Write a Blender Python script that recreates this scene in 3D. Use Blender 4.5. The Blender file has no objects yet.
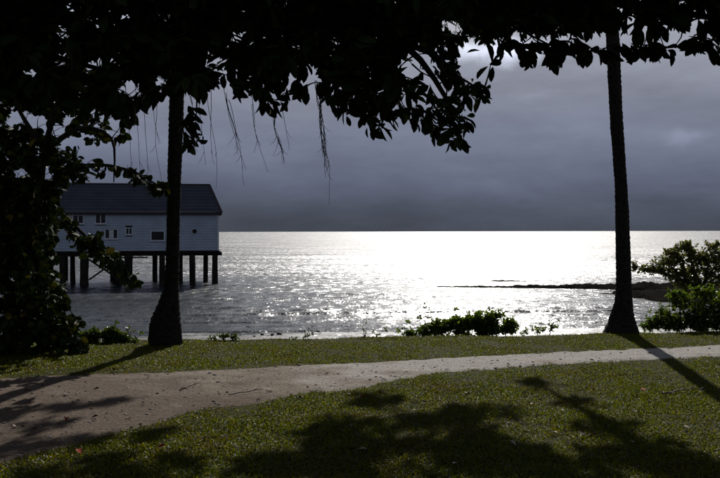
import bpy, math, random
import numpy as np
from mathutils import Vector, Matrix, noise as mnoise

R = math.radians
rng = np.random.default_rng(11)
random.seed(11)
scene = bpy.context.scene
col = scene.collection

# ------------------------------------------------------------------ camera
EYE = 1.6
FPX = 850.0            # focal length in pixels of the 720 px wide photograph
HORIZON = 231.5
FALL = 0.0226          # the lawn falls gently towards the sea
cam_d = bpy.data.cameras.new('camera')
cam_d.sensor_width = 36.0
cam_d.lens = FPX / 720 * 36.0
cam_d.clip_start = 0.05
cam_d.clip_end = 60000
cam = bpy.data.objects.new('camera', cam_d)
col.objects.link(cam)
cam.location = (0, 0, EYE)
cam.rotation_euler = (R(90) - math.atan((239 - HORIZON) / FPX), R(0.12), 0)
scene.camera = cam

# ------------------------------------------------------------------ sky and sun
SUN_EL, SUN_AZ = R(32), R(7.9)       # azimuth measured to the right of +Y
world = bpy.data.worlds.new('World')
scene.world = world
world.use_nodes = True
wn, wl = world.node_tree.nodes, world.node_tree.links
wn.clear()


def N(nodes, kind, **kw):
    n = nodes.new(kind)
    for k, v in kw.items():
        setattr(n, k, v)
    return n


sky = N(wn, 'ShaderNodeTexSky', sky_type='NISHITA', sun_disc=False)
sky.sun_elevation = SUN_EL
sky.sun_rotation = SUN_AZ
tc = N(wn, 'ShaderNodeTexCoord')
sep = N(wn, 'ShaderNodeSeparateXYZ')
wl.new(tc.outputs['Generated'], sep.inputs[0])
mp = N(wn, 'ShaderNodeMapping')
mp.inputs['Scale'].default_value = (2.6, 2.6, 9.0)
mp.inputs['Location'].default_value = (3.1, 1.7, 0.4)
wl.new(tc.outputs['Generated'], mp.inputs[0])
cn = N(wn, 'ShaderNodeTexNoise')
cn.inputs['Scale'].default_value = 1.6
cn.inputs['Detail'].default_value = 7
cn.inputs['Roughness'].default_value = 0.55
cn.inputs['Distortion'].default_value = 0.6
wl.new(mp.outputs[0], cn.inputs['Vector'])
# height of the cloud deck: dark towards the horizon, paler higher up
hz = N(wn, 'ShaderNodeMath', operation='MULTIPLY_ADD')
hz.inputs[1].default_value = 0.06
wl.new(cn.outputs['Fac'], hz.inputs[0])
zoff = N(wn, 'ShaderNodeMath', operation='ADD')
zoff.inputs[1].default_value = -0.03
wl.new(sep.outputs['Z'], zoff.inputs[0])
wl.new(zoff.outputs[0], hz.inputs[2])
ramp = N(wn, 'ShaderNodeValToRGB')
cr = ramp.color_ramp
cr.elements[0].position = 0.0
cr.elements[0].color = (0.062, 0.070, 0.092, 1)
cr.elements[1].position = 1.0
cr.elements[1].color = (0.075, 0.08, 0.10, 1)
for p, c in ((0.03, (0.082, 0.096, 0.132, 1)), (0.065, (0.128, 0.146, 0.210, 1)), (0.107, (0.182, 0.205, 0.280, 1)),
             (0.153, (0.225, 0.240, 0.305, 1)), (0.20, (0.30, 0.318, 0.38, 1)), (0.27, (0.31, 0.32, 0.37, 1)), (0.45, (0.12, 0.128, 0.158, 1))):
    e = cr.elements.new(p)
    e.color = c
wl.new(hz.outputs[0], ramp.inputs[0])
cmul = N(wn, 'ShaderNodeMix', data_type='RGBA', blend_type='MULTIPLY')
cmul.inputs[0].default_value = 1.0
wl.new(ramp.outputs[0], cmul.inputs[6])
cmul.inputs[7].default_value = (10, 10, 10, 1)
# soft lumps of cloud inside the deck
mp2 = N(wn, 'ShaderNodeMapping')
mp2.inputs['Scale'].default_value = (3.2, 3.2, 11.0)
mp2.inputs['Location'].default_value = (0.9, 5.2, 2.2)
wl.new(tc.outputs['Generated'], mp2.inputs[0])
cn2 = N(wn, 'ShaderNodeTexNoise')
cn2.inputs['Scale'].default_value = 2.2
cn2.inputs['Detail'].default_value = 8
cn2.inputs['Roughness'].default_value = 0.6
wl.new(mp2.outputs[0], cn2.inputs['Vector'])
lump = N(wn, 'ShaderNodeMapRange')
lump.inputs['From Min'].default_value = 0.3
lump.inputs['From Max'].default_value = 0.75
lump.inputs['To Min'].default_value = 0.87
lump.inputs['To Max'].default_value = 1.2
wl.new(cn2.outputs['Fac'], lump.inputs['Value'])
cm2 = N(wn, 'ShaderNodeMix', data_type='RGBA', blend_type='MULTIPLY')
cm2.inputs[0].default_value = 1.0
wl.new(cmul.outputs[2], cm2.inputs[6])
wl.new(lump.outputs[0], cm2.inputs[7])
# thin places higher in the deck let the clear sky behind through
brk = N(wn, 'ShaderNodeMapRange', interpolation_type='SMOOTHSTEP')
brk.inputs['From Min'].default_value = 0.195
brk.inputs['From Max'].default_value = 0.27
brk.inputs['To Min'].default_value = 0.0
brk.inputs['To Max'].default_value = 0.22
wl.new(hz.outputs[0], brk.inputs['Value'])


def cloud(px, py, sx, sy, gain, col_in, edge=0.9):
    """a lit bank of cloud in the deck, its edge broken up by noise"""
    c = Vector(((px - 360) / FPX, 1, (HORIZON - py) / FPX)).normalized()
    a = N(wn, 'ShaderNodeVectorMath', operation='SUBTRACT'); a.inputs[1].default_value = c
    wl.new(tc.outputs['Generated'], a.inputs[0])
    b = N(wn, 'ShaderNodeVectorMath', operation='DIVIDE'); b.inputs[1].default_value = (sx / FPX, 1.0, sy / FPX)
    wl.new(a.outputs[0], b.inputs[0])
    ln = N(wn, 'ShaderNodeVectorMath', operation='LENGTH'); wl.new(b.outputs[0], ln.inputs[0])
    nz = N(wn, 'ShaderNodeTexNoise'); nz.inputs['Scale'].default_value = 26; nz.inputs['Detail'].default_value = 6
    wl.new(tc.outputs['Generated'], nz.inputs['Vector'])
    ad = N(wn, 'ShaderNodeMath', operation='MULTIPLY_ADD'); ad.inputs[1].default_value = 1.6
    wl.new(nz.outputs['Fac'], ad.inputs[0]); wl.new(ln.outputs['Value'], ad.inputs[2])
    mr = N(wn, 'ShaderNodeMapRange', interpolation_type='SMOOTHSTEP')
    mr.inputs['From Min'].default_value = 0.8; mr.inputs['From Max'].default_value = 0.8 + edge
    mr.inputs['To Min'].default_value = gain; mr.inputs['To Max'].default_value = 1.0
    wl.new(ad.outputs[0], mr.inputs['Value'])
    mm = N(wn, 'ShaderNodeMix', data_type='RGBA', blend_type='MULTIPLY'); mm.inputs[0].default_value = 1
    wl.new(col_in, mm.inputs[6]); wl.new(mr.outputs[0], mm.inputs[7])
    return mm.outputs[2]


sky_c = cloud(694, 136, 46, 17, 1.3, cm2.outputs[2], 0.6)
sky_c = cloud(535, 95, 30, 8, 1.2, sky_c, 1.2)
sky_c = cloud(505, 50, 75, 19, 3.2, sky_c, 1.0)
mixs = N(wn, 'ShaderNodeMix', data_type='RGBA')
wl.new(brk.outputs[0], mixs.inputs[0])
wl.new(sky_c, mixs.inputs[6])
wl.new(sky.outputs[0], mixs.inputs[7])
bg = N(wn, 'ShaderNodeBackground')
bg.inputs['Strength'].default_value = 0.1
wl.new(mixs.outputs[2], bg.inputs['Color'])
wo = N(wn, 'ShaderNodeOutputWorld')
wl.new(bg.outputs[0], wo.inputs['Surface'])

sun_d = bpy.data.lights.new('sun', 'SUN')
sun_d.energy = 5.0
sun_d.angle = R(0.55)
sun_d.color = (1.0, 0.965, 0.91)
sun = bpy.data.objects.new('sun', sun_d)
col.objects.link(sun)
SUN = Vector((math.sin(SUN_AZ) * math.cos(SUN_EL), math.cos(SUN_AZ) * math.cos(SUN_EL), math.sin(SUN_EL)))
sun.rotation_euler = SUN.to_track_quat('Z', 'Y').to_euler()
sun.location = (20, 60, 60)

vs = scene.view_settings
vs.view_transform = 'Standard'
vs.look = 'None'
vs.exposure = 0.0
vs.gamma = 1.0
vs.use_curve_mapping = False


# ------------------------------------------------------------------ helpers
def P(px, py, d):
    """pixel + distance along +Y -> point"""
    return Vector(((px - 360) / FPX * d, d, EYE + (HORIZON - py) / FPX * d))


def ground_at(px, py):
    d = EYE * FPX / (py - HORIZON - FALL * FPX)
    return (px - 360) / FPX * d, d


def tag(o, label=None, cat=None, group=None, kind=None):
    if label: o['label'] = label
    if cat: o['category'] = cat
    if group: o['group'] = group
    if kind: o['kind'] = kind
    return o


def empty(name, loc, rz=0.0):
    o = bpy.data.objects.new(name, None)
    o.location = loc
    o.rotation_euler = (0, 0, rz)
    o.empty_display_size = 0.2
    col.objects.link(o)
    return o


def link(name, me, mat, parent=None, smooth=False):
    if mat is not None and not me.materials:
        me.materials.append(mat)
    o = bpy.data.objects.new(name, me)
    col.objects.link(o)
    if smooth:
        me.polygons.foreach_set('use_smooth', [True] * len(me.polygons))
    if parent is not None:
        o.parent = parent
    return o


def np_mesh(name, v, f):
    """v (n,3), f (m,3|4) arrays"""
    me = bpy.data.meshes.new(name)
    v = np.asarray(v, dtype=np.float32); f = np.asarray(f, dtype=np.int32)
    k = f.shape[1]
    me.vertices.add(len(v)); me.vertices.foreach_set('co', v.ravel())
    me.loops.add(f.size); me.loops.foreach_set('vertex_index', f.ravel())
    me.polygons.add(len(f))
    me.polygons.foreach_set('loop_start', np.arange(0, f.size, k, dtype=np.int32))
    me.update(calc_edges=True)
    me.validate()
    return me


class MB:
    def __init__(s):
        s.v, s.f = [], []

    def add(s, v, f):
        b = len(s.v)
        s.v += [tuple(p) for p in v]
        s.f += [tuple(i + b for i in q) for q in f]
        return s

    def box(s, a, b):
        x0, y0, z0 = a; x1, y1, z1 = b
        return s.add([(x0, y0, z0), (x1, y0, z0), (x1, y1, z0), (x0, y1, z0),
                      (x0, y0, z1), (x1, y0, z1), (x1, y1, z1), (x0, y1, z1)],
                     [(3, 2, 1, 0), (4, 5, 6, 7), (0, 1, 5, 4), (1, 2, 6, 5), (2, 3, 7, 6), (3, 0, 4, 7)])

    def bar(s, p, q, w, h):
        p, q = Vector(p), Vector(q)
        d = (q - p).normalized()
        u = d.cross(Vector((0, 1, 0)))
        if u.length < 0.1: u = d.cross(Vector((1, 0, 0)))
        u.normalize(); n = d.cross(u)
        vv = []
        for c in (p, q):
            for a, b in ((-1, -1), (1, -1), (1, 1), (-1, 1)):
                vv.append(c + u * a * w / 2 + n * b * h / 2)
        return s.add(vv, [(3, 2, 1, 0), (4, 5, 6, 7), (0, 1, 5, 4), (1, 2, 6, 5), (2, 3, 7, 6), (3, 0, 4, 7)])

    def tube(s, pts, rad, n=8, wob=0.0, cap=True):
        pts = [Vector(p) for p in pts]
        b = len(s.v)
        u = Vector((1, 0, 0.01))
        for i, p in enumerate(pts):
            t = (pts[min(i + 1, len(pts) - 1)] - pts[max(i - 1, 0)])
            if t.length < 1e-6: t = Vector((0, 0, 1))
            t.normalize()
            u = u - t * u.dot(t)
            if u.length < 1e-3: u = t.orthogonal()
            u.normalize()
            w = t.cross(u)
            for k in range(n):
                a = 2 * math.pi * k / n
                r = rad[i] * (1 + (random.uniform(-wob, wob) if wob else 0))
                s.v.append(tuple(p + (u * math.cos(a) + w * math.sin(a)) * r))
        for i in range(len(pts) - 1):
            for k in range(n):
                k2 = (k + 1) % n
                s.f.append((b + i * n + k, b + i * n + k2, b + (i + 1) * n + k2, b + (i + 1) * n + k))
        if cap:
            s.f.append(tuple(b + k for k in reversed(range(n))))
            e = b + (len(pts) - 1) * n
            s.f.append(tuple(e + k for k in range(n)))
        return s

    def build(s, name, mat, parent=None, smooth=False):
        me = bpy.data.meshes.new(name)
        me.from_pydata(s.v, [], s.f)
        me.update()
        return link(name, me, mat, parent, smooth)


def material(name, base, rough=0.8, spec=0.5, var=None, vscale=4.0, bump=0.0, bscale=20.0, detail=5, coords='Object'):
    m = bpy.data.materials.new(name)
    m.use_nodes = True
    n, l = m.node_tree.nodes, m.node_tree.links
    b = n['Principled BSDF']
    b.inputs['Base Color'].default_value = (*base, 1)
    b.inputs['Roughness'].default_value = rough
    b.inputs['Specular IOR Level'].default_value = spec
    t = n.new('ShaderNodeTexCoord')
    if var is not None:
        no = n.new('ShaderNodeTexNoise')
        no.inputs['Scale'].default_value = vscale
        no.inputs['Detail'].default_value = detail
        l.new(t.outputs[coords], no.inputs['Vector'])
        mr = n.new('ShaderNodeMapRange')
        mr.inputs['From Min'].default_value = 0.32
        mr.inputs['From Max'].default_value = 0.68
        l.new(no.outputs['Fac'], mr.inputs['Value'])
        mx = n.new('ShaderNodeMix'); mx.data_type = 'RGBA'
        mx.inputs[6].default_value = (*base, 1)
        mx.inputs[7].default_value = (*var, 1)
        l.new(mr.outputs[0], mx.inputs[0])
        l.new(mx.outputs[2], b.inputs['Base Color'])
    if bump:
        n2 = n.new('ShaderNodeTexNoise')
        n2.inputs['Scale'].default_value = bscale
        n2.inputs['Detail'].default_value = 6
        l.new(t.outputs[coords], n2.inputs['Vector'])
        bp = n.new('ShaderNodeBump')
        bp.inputs['Strength'].default_value = bump
        bp.inputs['Distance'].default_value = 0.02
        l.new(n2.outputs['Fac'], bp.inputs['Height'])
        l.new(bp.outputs[0], b.inputs['Normal'])
    return m


def leaf_material(name, cols, rough=0.45, trans=0.25, tcol=(0.25, 0.3, 0.04), spec=0.4):
    """cols: colour ramp over the per-leaf random value"""
    m = bpy.data.materials.new(name)
    m.use_nodes = True
    n, l = m.node_tree.nodes, m.node_tree.links
    b = n['Principled BSDF']
    out = n['Material Output']
    g = n.new('ShaderNodeNewGeometry')
    oi = n.new('ShaderNodeObjectInfo')
    ad = n.new('ShaderNodeMath'); ad.operation = 'ADD'
    l.new(g.outputs['Random Per Island'], ad.inputs[0])
    l.new(oi.outputs['Random'], ad.inputs[1])
    fr = n.new('ShaderNodeMath'); fr.operation = 'FRACT'
    l.new(ad.outputs[0], fr.inputs[0])
    rp = n.new('ShaderNodeValToRGB')
    els = rp.color_ramp.elements
    els[0].position = cols[0][0]; els[0].color = (*cols[0][1], 1)
    els[1].position = cols[-1][0]; els[1].color = (*cols[-1][1], 1)
    for p, c in cols[1:-1]:
        els.new(p).color = (*c, 1)
    l.new(fr.outputs[0], rp.inputs[0])
    l.new(rp.outputs[0], b.inputs['Base Color'])
    b.inputs['Roughness'].default_value = rough
    b.inputs['Specular IOR Level'].default_value = spec
    tr = n.new('ShaderNodeBsdfTranslucent')
    mt = n.new('ShaderNodeMix'); mt.data_type = 'RGBA'; mt.blend_type = 'MULTIPLY'
    mt.inputs[0].default_value = 1
    l.new(rp.outputs[0], mt.inputs[6])
    mt.inputs[7].default_value = (*tcol, 1)
    l.new(mt.outputs[2], tr.inputs['Color'])
    ms = n.new('ShaderNodeMixShader')
    ms.inputs[0].default_value = trans
    l.new(b.outputs[0], ms.inputs[1])
    l.new(tr.outputs[0], ms.inputs[2])
    l.new(ms.outputs[0], out.inputs['Surface'])
    return m


# ------------------------------------------------------------------ terrain
WATER_Z = -3.0


def smooth(a, b, t):
    t = min(1.0, max(0.0, (t - a) / (b - a)))
    return t * t * (3 - 2 * t)


def edge_y(x):
    return 15.85 + 0.13 * max(-12.0, min(26.0, x)) + 0.10 * math.sin(x * 1.3) + 0.05 * math.sin(x * 3.7 + 1)


def terrain(x, y):
    e = edge_y(x)
    z = 0.022 * mnoise.noise(Vector((x * 0.7, y * 0.7, 0))) + 0.008 * mnoise.noise(Vector((x * 3, y * 3, 4)))
    z -= FALL * max(-10.0, min(y, e))
    if y <= e - 0.3:
        return z
    t = y - e
    z -= 1.9 * smooth(-0.3, 2.6, t) ** 1.0
    if t > 2.0:
        z2 = -2.1 - (y - e - 2.0) * 0.0428
        if y > 48: z2 -= (y - 48) * 0.02
        k = smooth(2.0, 3.2, t)
        z = z * (1 - k) + (z2 + 0.05 * mnoise.noise(Vector((x * 0.35, y * 0.35, 2)))) * k
    return max(z, -9.0)


def line(pts, x):
    xs = [p[0] for p in pts]; ys = [p[1] for p in pts]
    return float(np.interp(x, xs, ys))


# path edges as (x, y) on the ground, from the photograph's ground pixels
UP = [ground_at(*p) for p in ((-160, 383), (0, 377), (100, 373), (200, 370), (300, 366), (400, 360.5), (500, 356), (600, 351.5), (720, 346), (860, 339))]
LO = [ground_at(*p) for p in ((-160, 505), (0, 462), (100, 441), (160, 424), (200, 410), (250, 402), (300, 396), (350, 391), (385, 384), (420, 376), (500, 369), (600, 364), (720, 357.5), (860, 350))]
UP = [(-30.0, UP[0][1] - 1.5)] + UP + [(30.0, 17.5)]
LO = [(-30.0, LO[0][1] - 1.0)] + LO + [(30.0, 16.5)]


def path_lo(x): return line(LO, x)
def path_up(x): return line(UP, x)


def path_edges(x):
    n1 = mnoise.noise(Vector((x * 2.1, 0, 7))) * 0.10 + mnoise.noise(Vector((x * 7, 3, 7))) * 0.06
    n2 = mnoise.noise(Vector((x * 2.1, 9, 7))) * 0.16 + mnoise.noise(Vector((x * 7, 5, 7))) * 0.09
    if x < 0.2: n2 += (0.35 * mnoise.noise(Vector((x * 1.3, 2, 17))) + 0.22 * mnoise.noise(Vector((x * 3.9, 6, 17)))) * min(1, (0.2 - x) / 0.6)
    return path_lo(x) + n2, path_up(x) + n1


# --- materials of the ground
def lawn_mat():
    m = bpy.data.materials.new('turf_soil'); m.use_nodes = True
    n, l = m.node_tree.nodes, m.node_tree.links
    b = n['Principled BSDF']; b.inputs['Roughness'].default_value = 0.9
    b.inputs['Specular IOR Level'].default_value = 0.03
    t = n.new('ShaderNodeTexCoord')
    no = n.new('ShaderNodeTexNoise'); no.inputs['Scale'].default_value = 2.2; no.inputs['Detail'].default_value = 12
    no.inputs['Roughness'].default_value = 0.85
    l.new(t.outputs['Object'], no.inputs['Vector'])
    rp = n.new('ShaderNodeValToRGB')
    e = rp.color_ramp.elements
    e[0].position = 0.3; e[0].color = (0.014, 0.020, 0.001, 1)
    e[1].position = 0.7; e[1].color = (0.040, 0.033, 0.006, 1)
    l.new(no.outputs['Fac'], rp.inputs[0])
    # sand below the bank
    sp = n.new('ShaderNodeSeparateXYZ'); l.new(t.outputs['Object'], sp.inputs[0])
    mr = n.new('ShaderNodeMapRange')
    mr.inputs['From Min'].default_value = -1.9; mr.inputs['From Max'].default_value = -0.9
    mr.inputs['To Min'].default_value = 1; mr.inputs['To Max'].default_value = 0
    l.new(sp.outputs['Z'], mr.inputs['Value'])
    ns = n.new('ShaderNodeTexNoise'); ns.inputs['Scale'].default_value = 0.5; ns.inputs['Detail'].default_value = 9
    l.new(t.outputs['Object'], ns.inputs['Vector'])
    rs = n.new('ShaderNodeValToRGB')
    e = rs.color_ramp.elements
    e[0].position = 0.3; e[0].color = (0.055, 0.050, 0.045, 1)
    e[1].position = 0.7; e[1].color = (0.17, 0.155, 0.14, 1)
    l.new(ns.outputs['Fac'], rs.inputs[0])
    mx = n.new('ShaderNodeMix'); mx.data_type = 'RGBA'
    l.new(mr.outputs[0], mx.inputs[0]); l.new(rp.outputs[0], mx.inputs[6]); l.new(rs.outputs[0], mx.inputs[7])
    l.new(mx.outputs[2], b.inputs['Base Color'])
    # wet sand is glossy
    rr = n.new('ShaderNodeMapRange'); rr.inputs['To Min'].default_value = 0.9; rr.inputs['To Max'].default_value = 0.5
    l.new(mr.outputs[0], rr.inputs['Value']); l.new(rr.outputs[0], b.inputs['Roughness'])
    sr = n.new('ShaderNodeMapRange'); sr.inputs['To Min'].default_value = 0.03; sr.inputs['To Max'].default_value = 0.3
    l.new(mr.outputs[0], sr.inputs['Value']); l.new(sr.outputs[0], b.inputs['Specular IOR Level'])
    bp = n.new('ShaderNodeBump'); bp.inputs['Strength'].default_value = 0.7; bp.inputs['Distance'].default_value = 0.03
    nb = n.new('ShaderNodeTexNoise'); nb.inputs['Scale'].default_value = 40; nb.inputs['Detail'].default_value = 6
    l.new(t.outputs['Object'], nb.inputs['Vector']); l.new(nb.outputs['Fac'], bp.inputs['Height'])
    l.new(bp.outputs[0], b.inputs['Normal'])
    return m


def path_mat():
    m = bpy.data.materials.new('path_dirt'); m.use_nodes = True
    n, l = m.node_tree.nodes, m.node_tree.links
    b = n['Principled BSDF']; b.inputs['Roughness'].default_value = 0.92
    b.inputs['Specular IOR Level'].default_value = 0.05
    t = n.new('ShaderNodeTexCoord')
    no = n.new('ShaderNodeTexNoise'); no.inputs['Scale'].default_value = 1.6; no.inputs['Detail'].default_value = 10
    no.inputs['Roughness'].default_value = 0.62
    l.new(t.outputs['Object'], no.inputs['Vector'])
    fine = n.new('ShaderNodeTexNoise'); fine.inputs['Scale'].default_value = 38; fine.inputs['Detail'].default_value = 8
    l.new(t.outputs['Object'], fine.inputs['Vector'])
    sp = n.new('ShaderNodeSeparateXYZ'); l.new(t.outputs['Object'], sp.inputs[0])
    # the trodden gravel is pale, the bare earth under the tree brown
    gx = n.new('ShaderNodeMapRange'); gx.interpolation_type = 'SMOOTHSTEP'
    gx.inputs['From Min'].default_value = -3.6; gx.inputs['From Max'].default_value = 2.0
    l.new(sp.outputs['X'], gx.inputs['Value'])
    gy = n.new('ShaderNodeMapRange'); gy.interpolation_type = 'SMOOTHSTEP'
    gy.inputs['From Min'].default_value = 7.6; gy.inputs['From Max'].default_value = 10.8
    gy.inputs['To Min'].default_value = -0.55; gy.inputs['To Max'].default_value = 0.1
    l.new(sp.outputs['Y'], gy.inputs['Value'])
    s1 = n.new('ShaderNodeMath'); s1.operation = 'ADD'; l.new(gx.outputs[0], s1.inputs[0]); l.new(gy.outputs[0], s1.inputs[1])
    s2 = n.new('ShaderNodeMath'); s2.operation = 'MULTIPLY_ADD'; s2.inputs[1].default_value = 2.1
    sub = n.new('ShaderNodeMath'); sub.operation = 'SUBTRACT'; sub.inputs[1].default_value = 0.5
    l.new(no.outputs['Fac'], sub.inputs[0]); l.new(sub.outputs[0], s2.inputs[0]); l.new(s1.outputs[0], s2.inputs[2])
    rp = n.new('ShaderNodeValToRGB')
    e = rp.color_ramp.elements
    e[0].position = 0.0; e[0].color = (0.12, 0.09, 0.068, 1)
    e[1].position = 1.0; e[1].color = (0.34, 0.315, 0.285, 1)
    e.new(0.5).color = (0.20, 0.165, 0.13, 1)
    l.new(s2.outputs[0], rp.inputs[0])
    fr = n.new('ShaderNodeMapRange'); fr.inputs['From Min'].default_value = 0.3; fr.inputs['From Max'].default_value = 0.7
    fr.inputs['To Min'].default_value = 0.5; fr.inputs['To Max'].default_value = 1.4
    l.new(fine.outputs['Fac'], fr.inputs['Value'])
    mx = n.new('ShaderNodeMix'); mx.data_type = 'RGBA'; mx.blend_type = 'MULTIPLY'; mx.inputs[0].default_value = 1
    l.new(rp.outputs[0], mx.inputs[6]); l.new(fr.outputs[0], mx.inputs[7])
    l.new(mx.outputs[2], b.inputs['Base Color'])
    bp = n.new('ShaderNodeBump'); bp.inputs['Strength'].default_value = 1.0; bp.inputs['Distance'].default_value = 0.045
    md = n.new('ShaderNodeTexNoise'); md.inputs['Scale'].default_value = 11; md.inputs['Detail'].default_value = 9; md.inputs['Roughness'].default_value = 0.7
    l.new(t.outputs['Object'], md.inputs['Vector']); l.new(md.outputs['Fac'], bp.inputs['Height']); l.new(bp.outputs[0], b.inputs['Normal'])
    return m


def water_mat():
    m = bpy.data.materials.new('sea_water'); m.use_nodes = True
    n, l = m.node_tree.nodes, m.node_tree.links
    b = n['Principled BSDF']
    b.inputs['Base Color'].default_value = (0.012, 0.016, 0.02, 1)
    b.inputs['Roughness'].default_value = 0.38
    b.inputs['IOR'].default_value = 1.333
    b.inputs['Specular IOR Level'].default_value = 0.36
    t = n.new('ShaderNodeTexCoord')
    acc = None
    for (sx, sy, sc, amp, seed) in ((0.3, 1.0, 0.14, 1.0, 0), (1.7, 1.0, 0.8, 2.3, 13), (1.6, 1.0, 5.0, 2.6, 31)):
        mp = n.new('ShaderNodeMapping'); mp.inputs['Scale'].default_value = (sx, sy, 1)
        mp.inputs['Location'].default_value = (seed, seed * 0.7, seed)
        l.new(t.outputs['Object'], mp.inputs[0])
        no = n.new('ShaderNodeTexNoise'); no.inputs['Scale'].default_value = sc; no.inputs['Detail'].default_value = 4
        no.inputs['Roughness'].default_value = 0.6
        l.new(mp.outputs[0], no.inputs['Vector'])
        v = n.new('ShaderNodeVectorMath'); v.operation = 'SUBTRACT'; v.inputs[1].default_value = (0.5, 0.5, 0.5)
        l.new(no.outputs['Color'], v.inputs[0])
        w = n.new('ShaderNodeVectorMath'); w.operation = 'MULTIPLY'; w.inputs[1].default_value = (amp, amp * 1.2, 0)
        l.new(v.outputs[0], w.inputs[0])
        if acc is None: acc = w
        else:
            a = n.new('ShaderNodeVectorMath'); a.operation = 'ADD'
            l.new(acc.outputs[0], a.inputs[0]); l.new(w.outputs[0], a.inputs[1]); acc = a
    # sheltered and calmer close to the shore
    sp = n.new('ShaderNodeSeparateXYZ'); l.new(t.outputs['Object'], sp.inputs[0])
    lg = n.new('ShaderNodeMath'); lg.operation = 'LOGARITHM'; lg.inputs[1].default_value = 10
    l.new(sp.outputs['Y'], lg.inputs[0])
    ca = n.new('ShaderNodeMapRange'); ca.inputs['From Min'].default_value = 1.7; ca.inputs['From Max'].default_value = 2.35
    ca.inputs['To Min'].default_value = 0.38; ca.inputs['To Max'].default_value = 1.15
    l.new(lg.outputs[0], ca.inputs['Value'])
    sc_ = n.new('ShaderNodeVectorMath'); sc_.operation = 'SCALE'
    l.new(acc.outputs[0], sc_.inputs[0]); l.new(ca.outputs[0], sc_.inputs['Scale']); acc = sc_
    cr_ = n.new('ShaderNodeMapRange'); cr_.inputs['From Min'].default_value = 1.7; cr_.inputs['From Max'].default_value = 2.4
    cr_.inputs['To Min'].default_value = 0.25; cr_.inputs['To Max'].default_value = 0.47
    l.new(lg.outputs[0], cr_.inputs['Value']); l.new(cr_.outputs[0], b.inputs['Roughness'])
    g = n.new('ShaderNodeNewGeometry')
    a = n.new('ShaderNodeVectorMath'); a.operation = 'ADD'
    l.new(acc.outputs[0], a.inputs[0]); l.new(g.outputs['Normal'], a.inputs[1])
    no = n.new('ShaderNodeVectorMath'); no.operation = 'NORMALIZE'
    l.new(a.outputs[0], no.inputs[0]); l.new(no.outputs[0], b.inputs['Normal'])
    return m


def beach_mat():
    m = water_mat(); m.name = 'wet_sand'
    n, l = m.node_tree.nodes, m.node_tree.links
    b = n['Principled BSDF']
    t = [q for q in n if q.type == 'TEX_COORD'][0]
    mp = n.new('ShaderNodeMapping'); mp.inputs['Scale'].default_value = (0.16, 0.55, 1)
    l.new(t.outputs['Object'], mp.inputs[0])
    no = n.new('ShaderNodeTexNoise'); no.inputs['Scale'].default_value = 1.5; no.inputs['Detail'].default_value = 9
    no.inputs['Roughness'].default_value = 0.65
    l.new(mp.outputs[0], no.inputs['Vector'])
    rp = n.new('ShaderNodeValToRGB'); e = rp.color_ramp.elements
    e[0].position = 0.36; e[0].color = (0.03, 0.029, 0.028, 1)
    e[1].position = 0.66; e[1].color = (0.08, 0.076, 0.07, 1)
    l.new(no.outputs['Fac'], rp.inputs[0]); l.new(rp.outputs[0], b.inputs['Base Color'])
    mr = n.new('ShaderNodeMapRange'); mr.inputs['From Min'].default_value = 0.38; mr.inputs['From Max'].default_value = 0.62
    mr.inputs['To Min'].default_value = 0.22; mr.inputs['To Max'].default_value = 0.7
    l.new(no.outputs['Fac'], mr.inputs['Value']); l.new(mr.outputs[0], b.inputs['Roughness'])
    b.inputs['Specular IOR Level'].default_value = 0.35
    return m


M_LAWN, M_PATH, M_WATER, M_BEACH = lawn_mat(), path_mat(), water_mat(), beach_mat()

# --- ground sheet: fine near the camera, coarse beyond, down the bank and under the sea
xs = np.concatenate([np.arange(-90, -12, 6.0), np.arange(-12, 12.01, 0.2), np.arange(18, 97, 6.0)])
ys = np.concatenate([np.arange(-40, 2, 3.0), np.arange(2, 21.01, 0.2), np.arange(22, 70, 1.5), np.arange(75, 200, 12.0)])
V = np.array([(x, y, terrain(x, y)) for y in ys for x in xs])
nx = len(xs)
F = np.array([(j * nx + i, j * nx + i + 1, (j + 1) * nx + i + 1, (j + 1) * nx + i) for j in range(len(ys) - 1) for i in range(nx - 1)])
mask = V[F].mean(axis=1)[:, 1] < 20.0
tag(link('ground', np_mesh('ground', V, F[mask]), M_LAWN, smooth=True), kind='structure')
tag(link('beach', np_mesh('beach', V, F[~mask]), M_BEACH, smooth=True), kind='structure')
# --- path
px_ = np.concatenate([np.arange(-28, -7, 0.7), np.arange(-7, 8, 0.05), np.arange(8, 28, 0.7)])
V = []
NV = 22
for x in px_:
    lo, up = path_edges(x)
    for k in range(NV):
        y = lo + (up - lo) * k / (NV - 1)
        lift = 0.012 * min(1, min(k, NV - 1 - k) / 1.5) - 0.006 * (k in (0, NV - 1)) + 0.008 * mnoise.noise(Vector((x * 4, y * 4, 1))) + 0.006 * mnoise.noise(Vector((x * 10, y * 10, 1)))
        V.append((x, y, terrain(x, y) + lift + 0.002))
F = [(i * NV + k, (i + 1) * NV + k, (i + 1) * NV + k + 1, i * NV + k + 1) for i in range(len(px_) - 1) for k in range(NV - 1)]
tag(link('path', np_mesh('path', V, F), M_PATH, smooth=True), kind='structure')

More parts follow.
